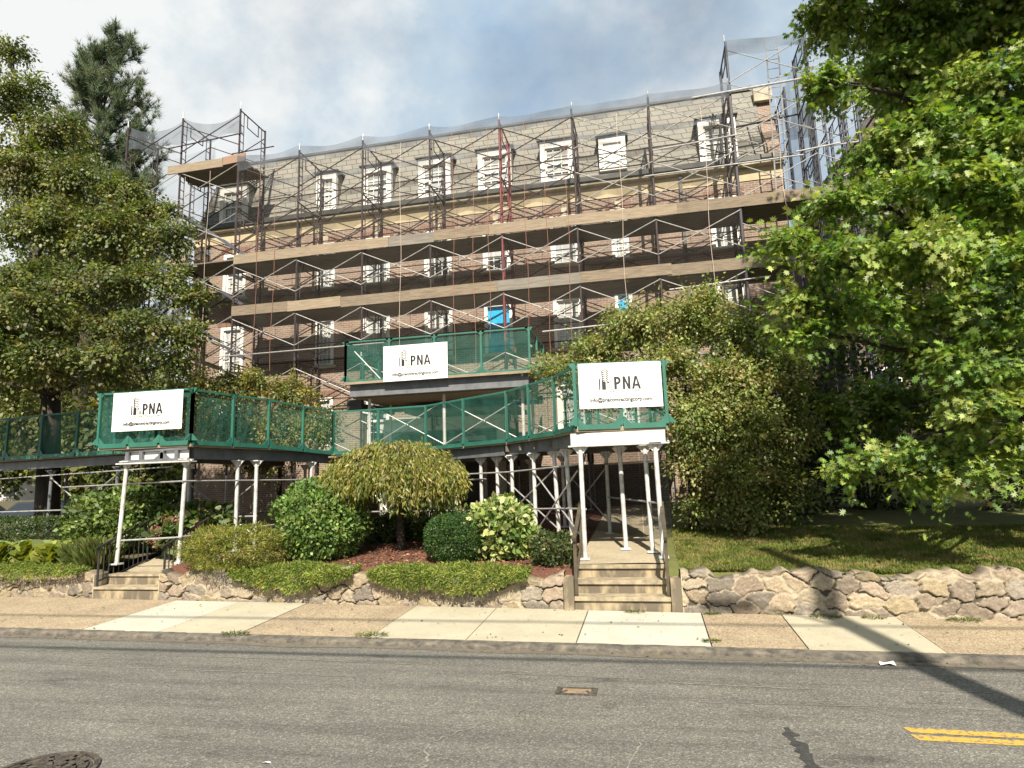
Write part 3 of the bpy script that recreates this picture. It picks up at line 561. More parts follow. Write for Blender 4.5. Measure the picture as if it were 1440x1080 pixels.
def car(x, y, ang, label):
    t = thing('parked_car', (x, y, .55), label, 'car', 'cars parked far left beyond the garden'); t.rotation_euler.z = ang
    prof = [(-2.2, .28), (-2.25, .7), (-2.05, .88), (-1.45, .95), (-.85, 1.42), (.55, 1.45), (1.15, .98), (2.0, .86), (2.22, .66), (2.2, .28)]
    def loc(mb, name, mt, par=None, sm=False):
        o = bpy.data.objects.new(name, mb.mesh(name, mt, smooth=sm)); return link(o, par or t)
    m = MB(); n = len(prof); secs = []
    for s, k in ((-.86, .90), (-.80, 1), (.80, 1), (.86, .90)): secs.append([(px*(.985 if k < 1 else 1), s*(1-.16*max(0, pz-.9)/.55), pz if k == 1 else .3+(pz-.3)*.95) for px, pz in prof])
    m.v = [p for s in secs for p in s]; m.f = [tuple(range(n)), tuple(range(4*n-1, 3*n-1, -1))]+[(i+q*n, i+q*n+n, (i+1) % n+q*n+n, (i+1) % n+q*n) for q in range(3) for i in range(n)]; m.m = [0]*len(m.f)
    loc(m, 'body', 'car_paint', None, False)
    gl = MB()
    for s in (-1, 1): gl.prism([(-1.25, s*.80, 1.0), (-.78, s*.745, 1.36), (.5, s*.745, 1.38), (.98, s*.80, 1.02)], (0, s*.015, 0))
    gl.prism([(1.13, -.7, 1.01), (1.13, .7, 1.01), (.6, .62, 1.42), (.6, -.62, 1.42)], (.02, 0, .02)).prism([(-1.42, -.7, .98), (-1.42, .7, .98), (-.9, .62, 1.4), (-.9, -.62, 1.4)], (-.02, 0, .02)); loc(gl, 'glass', 'glass')
    for sx in (-1.4, 1.4):
        for sy in (-.87, .87): w_ = loc(MB().tube((sx, sy-.1, .32), (sx, sy+.1, .32), .32, n=20), 'wheel', 'tyre'); loc(MB().tube((sx, sy-.11, .32), (sx, sy+.11, .32), .19, n=14), 'rim', 'chrome', w_)
    for sy in (-.6, .6): loc(MB().box(2.16, 2.24, sy-.18, sy+.18, .62, .76), 'headlight', 'chrome')
car(-22.5, 20.5, .25, 'dark sedan parked beyond the hedge at far left'); car(-27, 20.8, .2, 'dark sedan mostly hidden at the left picture edge')

# ---------------------------------------------------------------- pipe scaffolding
FY, BKY = 18.5, 20.0; PX = [-13.55+2.37*k for k in range(8)]; LV = [13.75-1.85*k for k in range(7)]
def frame_mesh(mt, h=1.85, dy=1.5):
    m = MB()
    for y in (0, dy): m.tube((0, y, 0), (0, y, h), .035, n=7)
    m.tube((0, 0, h-.06), (0, dy, h-.06), .024, n=6); m.tube((0, .42, h-.5), (0, dy-.42, h-.5), .018, n=6)
    for y in (.42, dy-.42): m.tube((0, y, h-.06), (0, y, h-.5 if y else 0), .018, n=6)
    for z in (.3, .62, .94, 1.26): 
        if z < h-.3: m.tube((0, 0, z), (0, .22, z), .016, n=5); m.tube((0, dy-.22, z), (0, dy, z), .016, n=5)
    m.tube((0, .22, .1), (0, .22, h-.06), .016, n=6); m.tube((0, dy-.22, .1), (0, dy-.22, h-.06), .016, n=6)
    return m.mesh('scaffold_frame', mt)
FM = {k: frame_mesh(k) for k in ('steel_dark', 'steel_red', 'steel_blue')}
def brace_mesh(mt, dx=2.37, z0=.46, z1=1.55, r=.015):
    m = MB(); m.tube((0, -.02, z0), (dx, -.02, z1), r, n=6); m.tube((0, .02, z1), (dx, .02, z0), r, n=6); return m.mesh('cross_brace', mt)
BM = brace_mesh('galvanised'); BMD = brace_mesh('steel_dark', r=.018); BMS = brace_mesh('galvanised', 2.2)
def board_run(t, y, x0, x1, z, h=.30, name='toe_board', seed=1, mats=('plank_wood', 'plank_wood_pale', 'plank_grey', 'plank_wood', 'plank_grey')):
    rr = random.Random(seed); x = x0; i = 0
    while x < x1-.1:
        L = min(rr.uniform(1.6, 3.9), x1-x); yy = y-.03*(i % 2); zz = z+rr.uniform(-.025, .025)
        MB().bar((x, yy, zz+h/2), (x+L+.12, yy, zz+h/2+rr.uniform(-.015, .02)), .045, h).build(name, mats[rr.randrange(len(mats))], t); x += L; i += 1
def deck(t, x0, x1, ya, yb, z, n=5):
    d = MB(); wdt = (yb-ya)/n
    for i in range(n): d.box(x0+random.uniform(-.15, 0), x1+random.uniform(0, .15), ya+i*wdt+.006, ya+(i+1)*wdt-.006, z+random.uniform(-.006, .006), z+.05)
    d.build('plank_deck', 'plank_under', t)
sc = thing('pipe_scaffolding', (-6, FY, 1.2), 'long dark pipe scaffolding with two plank levels across the brick facade', 'scaffolding', 'scaffolding around the building')
for k, x in enumerate(PX):
    for j in range(1, 7):
        inst('scaffold_frame', FM['steel_red' if k == 4 and j < 5 else 'steel_dark'], (x+random.uniform(-.012, .012), FY, LV[j]), sc)
    [MB().tube((x, yy, gz(x, yy)), (x, yy, LV[6]), .022).box(x-.08, x+.08, yy-.08, yy+.08, gz(x, yy)-.02, gz(x, yy)+.02).build('screw_jack', 'galvanised', sc) for yy in (FY, BKY)]
    MB().tube((x, FY, 13.75), (x, FY, 13.98), .02).build('coupling_pin', 'galvanised', sc)
    for z in LV[1:5]: MB().tube((x, FY, z-.07), (x, FY, z+.07), .045, n=8).build('coupler', 'galvanised' if random.random() < .3 else 'steel_dark', sc)
    if k < 7:
        MB().quad((x, FY-.1, 6.3), (x+2.37, FY-.1, 6.3), (x+2.37, FY-.1, 13.6), (x, FY-.1, 13.6)).build('sheer_net', 'sheer_net', sc)
        for j in range(1, 7):
            inst('cross_brace', BM if j > 2 or k > 4 else BMD, (x, FY-.035, LV[j]), sc)
            if j < 6: inst('cross_brace', BMD, (x, BKY+.035, LV[j]), sc)
for z, x1 in ((10.08, 5.9), (8.22, 4.3)):
    for k in range(7): deck(sc, PX[k], PX[k+1], FY+.03, FY+1.36, z-.26, 6)
    deck(sc, PX[7], x1, FY+.03, FY+1.36, z-.26, 6); board_run(sc, FY-.05, PX[0], x1, z-.24, .34, seed=int(z))
    for k in range(8): MB().tube((PX[k]+.05, FY, z-.29), (PX[k]+.05, BKY, z-.29), .022, n=6).build('putlog', 'steel_dark', sc)
def rail(t, a, b, r_=.022, mt='galvanised', name='guard_rail'): MB().tube(a, b, r_, n=7).build(name, mt, t)
rail(sc, (-14.2, FY-.06, 6.62), (-8.0, FY-.06, 6.66)); rail(sc, (-2.9, FY-.06, 6.6), (.6, FY-.06, 6.7)); rail(sc, (.9, FY-.06, 7.55), (3.7, FY-.06, 7.68)); rail(sc, (.4, FY-.06, 11.15), (4.9, FY-.06, 11.2)); rail(sc, (.7, FY-.06, 11.95), (3.3, FY-.06, 12.1))
for k in (0, 1, 2, 3, 5, 6): deck(sc, PX[k]+.2, PX[k+1]-.1, BKY-.02, BKY+.2, 9.12, 2)
for z in (12.9, 12.35, 11.0, 7.2, 6.6, 5.2): rail(sc, (PX[0]-.3, BKY+.05, z), (PX[7]+.3, BKY+.05, z+.03), .02, 'steel_dark', 'ledger')
for z in (9.35, 9.6): rail(sc, (-12.5, BKY-.25, z), (4.5, BKY-.25, z+.02), .02)
for i, (x, zt, zb, mt) in enumerate([(-15.6, 13.3, 8, 'rope_pale'), (-12.6, 13.2, 6.2, 'rope'), (-11.95, 13.3, 6.0, 'rope'), (-7.4, 13.4, 5.4, 'rope_pale'), (-5.6, 13.5, 5.6, 'rope'), (-4.95, 13.6, 5.5, 'rope'), (-4.45, 13.5, 6.5, 'rope'), (-3.25, 13.5, 5.6, 'rope'), (-2.6, 13.5, 5.4, 'rope'), (-1.95, 13.4, 5.6, 'rope'), (-.3, 13.3, 6.4, 'rope_pale'), (2.2, 13.2, 6.6, 'rope_pale'), (4.3, 13, 8.6, 'rope_pale'), (-14.6, 13.4, 6, 'rope_pale')]):
    n = 8; MB().path([(x+.03*sin(q*1.3+i)-.05*q/n, FY-.12, zt+(zb-zt)*q/n) for q in range(n+1)], [.0065]*(n+1), 5).build('rope', mt, sc)
def topnet(t, xa, xb, y, z, h, mt, sag=.18):
    xs = np.linspace(xa, xb, 14); ts = np.linspace(0, 1, 5); u = (xs-xa)/(xb-xa)
    P = np.array([[(x, y+.05*sin(x*3+tt*4), z-sag*4*q*(1-q)*(1-.35*tt)-h*tt*(1+.12*sin(x*5))) for x, q in zip(xs, u)] for tt in ts]); grid('debris_net', xs, ts, P, None, mt, t)
for k in range(7): topnet(sc, PX[k], PX[k+1], FY-.07, 13.86, .5, 'grey_net', .12); topnet(sc, PX[k], PX[k+1], BKY+.07, 13.80, .25, 'grey_net', .14)

tl = thing('scaffold_tower', (-16, FY, 1.2), 'taller left scaffold tower beside the pine and broadleaf trees', 'scaffolding', 'scaffolding around the building')
TX = [-18.29, -15.92, -13.55]
for x in TX:
    for yy, zs in ((FY, [13.85, 12.0, 10.15, 8.3, 6.45, 4.6, 2.75]), (FY+3.4, [13.7, 11.85, 10, 8.2])):
        if yy > FY and x > -15: continue
        for z in zs: inst('scaffold_frame', FM['steel_dark'], (x, yy, z), tl)
    MB().tube((x, FY, 15.7), (x, FY, 15.95), .02).build('coupling_pin', 'galvanised', tl)
for x in TX[:-1]:
    for z in (13.85, 12.0, 10.15, 8.3, 6.45): inst('cross_brace', BM if z < 13 else BMD, (x, FY-.035, z), tl); inst('cross_brace', BMD, (x, BKY+.035, z), tl)
deck(tl, -16.1, -13.3, FY+.03, FY+1.3, 13.62, 5); board_run(tl, FY-.05, -16.4, -14.2, 13.55, .32, seed=4); MB().bar((-14.15, FY-.05, 13.73), (-13.25, FY-.05, 13.78), .045, .3).build('toe_board', 'plank_red', tl)
deck(tl, -16.1, -13.4, FY+.03, FY+1.3, 10.02, 5); MB().bar((-16.3, FY-.05, 10.2), (-15.45, FY-.05, 10.2), .045, .3).build('toe_board', 'plank_wood_pale', tl)
rail(tl, (-16.5, FY-.06, 14.55), (-13.4, FY-.06, 14.7), mt='steel_dark'); rail(tl, (-15.0, BKY+.06, 15.0), (-13.2, BKY+.06, 15.05), mt='steel_dark'); rail(tl, (-14.0, BKY-.1, 14.0), (-12.6, BKY-.1, 14.05), mt='galvanised')
topnet(tl, TX[1], TX[2], FY+.1, 15.75, .8, 'grey_net', .4); topnet(tl, TX[0], TX[1], FY+.1, 15.8, .9, 'grey_net', .4)
MB().quad((-18.4, BKY+.3, 7), (-15.9, BKY+.3, 7), (-15.9, BKY+.3, 15.6), (-18.4, BKY+.3, 15.2)).build('debris_net', 'thin_net', tl)
for z in (12.3, 10.4, 8.5): MB().bar((-16.3, FY+.4, z), (-13.8, FY+1.1, z-1.75), .04, .11).build('stair_stringer', 'steel_blue', tl)

tr = thing('scaffold_tower', (4.2, FY, 1.2), 'taller right scaffold tower with ladder beside the leafy oak', 'scaffolding', 'scaffolding around the building')
for x in (3.04, 5.30, 6.45, 7.55):
    zs = [13.35, 11.5, 9.65, 7.8, 5.95, 4.1, 2.25]
    for yy in (FY, FY+2.9, FY+4.6):
        for z in zs: inst('scaffold_frame', FM['steel_blue'], (x+(0 if x > 3.1 else .03), yy, z), tr) if not (yy > FY and x < 5) else None
    MB().tube((x, FY, 15.2), (x, FY, 15.42), .02).build('coupling_pin', 'galvanised', tr)
for x in (3.07, 5.30):
    for z in (13.35, 11.5, 9.65, 7.8, 5.95): inst('cross_brace', BMS, (x, FY-.035, z), tr); inst('cross_brace', BMS, (x, BKY+.05, z), tr)
rail(tr, (1.95, FY-.1, 13.45), (7.4, FY-.1, 13.62), .03); rail(tr, (4.7, FY-.1, 11.3), (5.9, FY-.1, 11.4)); rail(tr, (5.8, FY+.6, 11.7), (8.2, FY+.6, 11.75)); rail(tr, (3.4, BKY, 13.2), (5.3, BKY, 13.35), .03, 'steel_blue')
ld = MB()
for x in (4.28, 4.62): ld.tube((x, FY+.9, 10.4), (x+.02, FY+.35, 15.3), .022, n=6)
for i in range(16): z = 10.6+i*.29; ld.tube((4.28+.001*i, FY+.9-.033*i, z), (4.62+.001*i, FY+.9-.033*i, z), .013, n=5)
ld.build('ladder', 'galvanised', tr)
topnet(tr, 3.04, 5.3, FY-.07, 15.2, .5, 'grey_net', .12); MB().quad((5.3, FY+.3, 9.9), (5.3, FY+3.9, 9.9), (5.35, FY+3.9, 15.3), (5.35, FY+.3, 15.2)).build('debris_net', 'thin_net', tr)
MB().quad((4.95, BKY+.2, 12.6), (5.85, BKY+.5, 12.8), (5.8, BKY+.5, 14.0), (5.2, BKY+.2, 13.7)).build('debris_net', 'black_net', tr)
deck(tr, 3.0, 7.6, FY+.03, FY+1.2, 9.98); board_run(tr, FY-.12, 5.9, 7.9, 9.92, .3, seed=8)
# sacks and buckets left on the planks
def sack(x, z, mt, lab, s=1.0, cat='sack', y=FY+.25):
    m = MB(); n, r_ = 12, 7; rr = random.Random(int(x*10))
    for j in range(r_+1):
        ph_ = pi*j/r_
        for i in range(n):
            a = 2*pi*i/n; q = 1+rr.uniform(-.1, .1); m.v.append((x+.2*s*q*sin(ph_)*cos(a), y+.15*s*q*sin(ph_)*sin(a), z+.13*s+.13*s*q*cos(ph_)))
    m.f = [(j*n+i, (j+1)*n+i, (j+1)*n+(i+1) % n, j*n+(i+1) % n) for j in range(r_) for i in range(n)]; m.m = [0]*len(m.f)
    tag(m.build('sack', mt, loc=(x, y, z), smooth=True), lab, cat, 'sacks left on the scaffold planks')
sack(-7.55, 10.0, 'bag_yellow', 'yellow sack on the top planks left of the white sack', .8); sack(-7.1, 10.0, 'bag_white', 'round white sack on the top planks beside the yellow sack', .9)
sack(2.05, 10.0, 'bag_yellow', 'yellow sack on the top planks below the rightmost dormer'); sack(4.75, 10.0, 'bag_yellow', 'yellow sack on the top planks past the corner of the building'); sack(1.1, 10.0, 'bag_white', 'white sack on the top planks near the brown downpipe')

# ---------------------------------------------------------------- sidewalk shed
ZR, ZL = 3.05, 3.14
sh = thing('sidewalk_shed', (-5, 13, .9), 'green netted sidewalk shed on grey steel legs around the garden', 'sidewalk shed')
def fence(t, p0, p1, z0, z1, h=1.08, sp=1.15, net='green_net', first=True, tops=True):
    a, b = Vector((*p0, z0)), Vector((*p1, z1)); L = (b-a).length; n = max(1, round(L/sp)); d = (b-a)/L; U = Vector((0, 0, 1)); nn = Vector((d.y, -d.x, 0))
    for i in range(0 if first else 1, n+1):
        p = a+(b-a)*i/n; m = MB(); m.bar(p, p+U*h, .055, .055)
        for s in (-1, 1): m.prism([p+d*s*.03+U*.02, p+d*s*.16+U*.02, p+d*s*.03+U*.16], nn*.02); m.prism([p+d*s*.03+U*h, p+d*s*.11+U*h, p+d*s*.03+U*(h-.11)], nn*.02)
        m.build('fence_post', 'green_paint', t)
    for i in range(n):
        p, q = a+(b-a)*i/n, a+(b-a)*(i+1)/n
        MB().bar(p+d*.03-U*.02, q-d*.03-U*.02, .06, .09).build('bottom_rail', 'green_paint', t); MB().bar(p+d*.03+U*(h-.02), q-d*.03+U*(h-.02), .04, .04).build('top_rail', 'green_paint', t)
        off = nn*(-.03); g_ = MB(); NU, NV = 8, 6; gv = [p+(q-p)*(iu/NU)+off+U*((h-.02)*iv/NV)+nn*(.022*sin(pi*iu/NU)*sin(pi*iv/NV)*(1+sin(p.x*7+iu*2.1+iv))+random.uniform(-.004, .004)) for iv in range(NV+1) for iu in range(NU+1)]; g_.add(gv, [(iv*(NU+1)+iu, iv*(NU+1)+iu+1, (iv+1)*(NU+1)+iu+1, (iv+1)*(NU+1)+iu) for iv in range(NV) for iu in range(NU)]); g_.build('fence_net', net, t)
def slab(t, pts, z, th=.06, name='deck', mt='plywood'):
    c = Vector((sum(p[0] for p in pts)/len(pts), sum(p[1] for p in pts)/len(pts)))
    MB().prism([(p[0], p[1], z-.10) for p in pts], (0, 0, th)).build(name, mt, t)
def leg(t, x, y, zt, r_=.045, mt='galv_paint', lean=(0, 0)):
    zb = gz(x, y)+.02
    if -1.3 < x < .25 and y < 12.5: zb = max(.75, zb+.03)
    if -10.8 < x < -9.2: zb = max(.55, zb)
    m = MB(); m.tube((x+lean[0], y+lean[1], zb+.02), (x, y, zt-.02), r_, n=12); m.box(x+lean[0]-.09, x+lean[0]+.09, y+lean[1]-.09, y+lean[1]+.09, zb-.01, zb+.02); m.box(x-.1, x+.1, y-.1, y+.1, zt-.022, zt)
    r_ *= 1
    for s in (-1, 1): m.prism([(x+s*.04, y-.01, zt-.02), (x+s*.15, y-.01, zt-.02), (x+s*.04, y-.01, zt-.15)], (0, .02, 0))
    m.build('leg', mt, t)
def xbrace(t, a, b, z0, z1, r_=.016):
    MB().tube((*a, z0), (*b, z1), r_, n=6).tube((a[0]+.02, a[1]+.02, z1), (b[0]+.02, b[1]+.02, z0), r_, n=6).build('cross_brace', 'galvanised', t)
# outline points (plan): outer fence of right arm, centre, left arm
RO = [(-1.20, 11.05), (-1.72, 12.05), (-3.0, 13.55), (-5.45, 15.15), (-8.1, 15.35)]; LO = [(-9.05, 11.2), (-8.6, 13.2), (-8.1, 15.35)]
fence(sh, (-1.20, 11.05), (.36, 11.32), ZR, ZR, 1.12, .8)
for i in range(4): fence(sh, RO[i], RO[i+1], ZR, ZR, sp=1.2, first=False)
for i in range(2): fence(sh, LO[i], LO[i+1], ZL, ZL if i == 0 else ZR, sp=1.0, first=i == 0)
fence(sh, (-11.2, 11.12), (-9.05, 11.2), ZL, ZL, 1.1, .75); fence(sh, (-11.2, 11.12), (-11.1, 12.6), ZL, ZL, 1.1, .8, first=False); fence(sh, (-20.5, 14.2), (-11.1, 12.6), ZL+.05, ZL, 1.05, 1.4)
fence(sh, (.36, 11.32), (-.2, 13.3), ZR, ZR, 1.1, 1.1, first=False); fence(sh, (-.2, 13.3), (-1.9, 15.2), ZR, ZR, 1.1, 1.2, first=False)
slab(sh, [(-1.2, 11.05), (.36, 11.32), (-.2, 13.3), (-1.9, 15.2), (-2.9, 17), (-5.2, 17), (-5.45, 15.15), (-3.0, 13.55), (-1.72, 12.05)], ZR)
slab(sh, [(-5.43, 15.16), (-5.18, 17), (-8.5, 17), (-8.1, 15.35)], ZR-.004); slab(sh, [(-9.05, 11.2), (-8.6, 13.2), (-8.12, 15.36), (-8.5, 16.98), (-10.4, 16.9), (-11.2, 11.12)], ZL); slab(sh, [(-10.75, 12.6), (-10.6, 16.5), (-20.6, 17.5), (-20.5, 14.2)], ZL+.03)
# beams under the decks
slab(sh, [(-10.4, 17.02), (.9, 17.02), (.9, 19.9), (-10.4, 19.9)], ZR-.008)  # rear deck out to the facade, added to shade the lower wall
MB().box(-1.32, .30, 11.10, 11.17, 2.72, 2.93).build('header_beam', 'galv_paint', sh)
MB().box(-1.36, .36, 11.04, 11.22, 2.694, 2.718).build('beam_flange', 'galv_paint', sh)
hb = MB(); hb.box(-10.68, -9.12, 11.2, 11.26, 2.98, 3.03).box(-10.68, -9.12, 11.2, 11.26, 2.76, 2.82)
for x in (-10.55, -10.22, -9.72, -9.38): hb.box(x-.04, x+.04, 11.2, 11.26, 2.82, 2.98)
hb.prism([(-9.9, 11.2, 2.82), (-9.55, 11.2, 2.82), (-9.72, 11.2, 2.96)], (0, .06, 0)); hb.build('header_beam', 'grey_steel', sh); MB().box(-10.66, -9.14, 11.27, 11.285, 2.8, 2.99).build('beam_panel', 'white_paint', sh)
MB().box(-10.74, -9.0, 11.12, 11.34, 2.73, 2.757).build('beam_flange', 'galv_paint', sh)
def beam(a, b, z0=2.72, z1=2.945, wd=.1): p, q = Vector((*a, (z0+z1)/2)), Vector((*b, (z0+z1)/2)); MB().bar(p, q, wd, z1-z0).build('beam', 'grey_steel', sh)
beam((-1.1, 11.25), (-1.65, 12.2)); beam((-1.65, 12.25), (-3.0, 13.75)); beam((-3.1, 13.8), (-5.4, 15.35)); beam((-5.5, 15.45), (-8.0, 15.6)); beam((.2, 11.45), (-.35, 13.2)); beam((-.4, 13.25), (-2.0, 15.1)); beam((-9.2, 11.45), (-8.3, 15.4), 2.8, 3.03); beam((-10.5, 11.4), (-10.4, 16.6), 2.8, 3.03); beam((-20, 14.35), (-10.9, 12.85), 2.85, 3.05, .14); beam((-3, 16.8), (-8.4, 16.8))
for i in range(9): t = i/8; x = -9.15+.85*t; y = 11.6+3.7*t; MB().box(-10.45, x, y-.03, y+.03, 2.9, 3.035).build('joist', 'plank_under', sh)
for i in range(6): t = i/5; MB().bar((-1.15-1.9*t, 11.6+2*t, 2.86), (.1-1.7*t, 11.7+3*t, 2.86), .06, .14).build('joist', 'plank_under', sh)
for (x, y, ln) in [(-1.16, 11.12, (.0, 0)), (.12, 11.14, (.02, 0)), (-.06, 11.6, (.03, 0)), (-.52, 11.95, (.02, 0)), (-1.55, 12.2, (.05, 0)), (-1.85, 12.65, (.04, 0)), (-2.35, 13.1, (0, 0)), (-2.95, 13.7, (0, 0)), (-3.4, 14.2, (0, 0)), (-3.85, 14.45, (0, 0)), (-4.6, 14.9, (0, 0)), (-5.4, 15.3, (0, 0)), (-6.8, 15.5, (0, 0)), (-8.0, 15.6, (0, 0)), (-.9, 13.9, (0, 0)), (-2.0, 15.0, (0, 0)), (-3.1, 16.7, (0, 0)), (-5.2, 16.75, (0, 0)), (-7.2, 16.75, (0, 0))]: leg(sh, x, y, 2.72, .04, lean=ln)
for (x, y, ln) in [(-10.58, 11.25, (-.1, 0)), (-9.2, 11.28, (-.06, 0)), (-10.5, 13.0, (0, 0)), (-8.75, 13.0, (0, 0)), (-8.95, 12.6, (0, 0)), (-10.45, 14.8, (0, 0)), (-8.4, 14.8, (0, 0)), (-9.5, 16.4, (0, 0)), (-12.6, 13.15, (-.1, 0)), (-15, 13.55, (0, 0)), (-17.2, 13.9, (0, 0)), (-18.6, 14.1, (0, 0)), (-12.8, 16, (0, 0)), (-15.5, 16.5, (0, 0)), (-18, 16.8, (0, 0))]: leg(sh, x, y, 2.8, .04, lean=ln, mt='galv_paint' if x > -11 else 'grey_steel')
def hrail(*pts, r_=.018): MB().path(pts, [r_]*len(pts), 7).build('rail', 'galvanised', sh)
hrail((-4.9, 15.0, 2.35), (-3.0, 13.64, 2.35), (-1.5, 12.12, 2.40), (-1.1, 11.3, 2.42)); hrail((-4.6, 14.8, 2.22), (-3.7, 14.3, 2.22)); hrail((-3.0, 13.62, 1.55), (-1.55, 12.15, 1.6), (-1.12, 11.2, 1.62)); hrail((-8.0, 15.5, 1.5), (-4.2, 14.75, 1.5)); hrail((-.9, 13.8, 1.75), (.1, 11.2, 1.7)); hrail((-.95, 13.85, 2.45), (.1, 11.2, 2.4))
hrail((-14.5, 13.4, 2.35), (-9.2, 11.2, 2.35)); hrail((-9.2, 11.2, 2.35), (-8.4, 14.7, 2.35)); hrail((-9.2, 11.2, 1.25), (-8.4, 14.7, 1.35)); hrail((-10.55, 11.2, 1.2), (-9.15, 11.2, 1.25)); hrail((-10.5, 13, 1.55), (-8.7, 13, 1.55)); hrail((-19, 14.1, 1.75), (-12.6, 13.1, 1.8)); hrail((-19, 14.05, 2.6), (-10.7, 12.7, 2.72), r_=.015)
xbrace(sh, (-3.4, 14.15), (-1.85, 12.6), 1.2, 2.35); xbrace(sh, (-2.35, 13.05), (-1.3, 11.8), 1.1, 2.3); xbrace(sh, (-10.5, 13), (-8.75, 13), 1.1, 2.3); xbrace(sh, (-15, 13.5), (-12.6, 13.1), 1.2, 2.6); xbrace(sh, (-7.0, 15.5), (-6.3, 15.5), 1.1, 1.9); xbrace(sh, (-2.0, 15.0), (-.9, 13.9), 1.2, 2.4)
MB().quad((-.2, 13.25, 2.7), (-1.9, 15.1, 2.7), (-1.9, 15.1, 1.0), (-.2, 13.25, .9)).build('side_net', 'black_net', sh); MB().quad((.32, 11.5, 2.7), (-.18, 13.2, 2.7), (-.18, 13.2, .9), (.32, 11.5, 1.1)).build('side_net', 'black_net', sh)

# raised loading platform above the entrance
pf = thing('loading_platform', (-5.5, 17, 4.5), 'raised green netted platform on grey steel beams above the entrance', 'platform')
slab(pf, [(-8.1, 15.95), (-2.85, 15.95), (-2.85, 18.3), (-8.1, 18.3)], 5.1, .05)
MB().box(-8.1, -2.85, 15.93, 15.99, 4.93, 4.998).build('deck_edge', 'plank_wood_pale', pf)
MB().box(-8.0, -2.95, 16.1, 16.16, 4.62, 4.98).box(-8.0, -2.95, 16.04, 16.24, 4.60, 4.62).build('edge_beam', 'grey_steel', pf)
for x in (-7.7, -6.4, -5.1, -3.9, -3.1): MB().box(x-.04, x+.04, 16.2, 18.3, 4.66, 4.98).build('joist', 'grey_steel', pf)
MB().box(-7.9, -3.0, 16.26, 18.3, 4.58, 4.64).build('underside', 'plank_under', pf); MB().box(-7.0, -3.6, 17.6, 19.7, 4.25, 4.32).build('underside', 'plank_under', pf); MB().box(-8.0, -2.95, 18.31, 18.41, 4.4, 4.64).build('back_beam', 'grey_steel', pf)
MB().box(-8.35, -7.9, 16.6, 16.75, 4.3, 4.6).bar((-8.1, 16.67, 4.4), (-7.6, 18.2, 4.4), .12, .2).build('bracket', 'iron', pf)
for x in (-3.35, -2.98):
    MB().tube((x, 16.45, 4.3), (x, 16.45, 4.6), .05).box(x-.09, x+.09, 16.36, 16.54, 4.26, 4.3).build('jack', 'iron', pf)
for (x, y) in ((-7.6, 16.5), (-5.4, 16.5), (-3.2, 16.5), (-7.6, 18.0), (-3.2, 18.0)): MB().tube((x, y, 3.0), (x, y, 4.6), .045, n=10).build('post', 'galv_paint', pf)
for a, b in ((-7.6, -5.4), (-5.4, -3.2)): MB().tube((a, 16.46, 3.2), (b, 16.46, 4.4), .016, n=6).tube((a, 16.54, 4.4), (b, 16.54, 3.2), .016, n=6).build('cross_brace', 'galvanised', pf)
fence(pf, (-8.08, 15.97), (-2.87, 15.97), 5.02, 5.02, 1.13, 1.3); fence(pf, (-2.87, 15.97), (-2.87, 18.25), 5.02, 5.02, 1.13, 1.1, first=False); fence(pf, (-8.08, 18.2), (-8.08, 15.97), 5.02, 5.02, 1.13, 1.1)
MB().tube((-7.9, 16.15, 5.9), (-7.1, 16.15, 5.05), .02).build('strut', 'galvanised', pf)

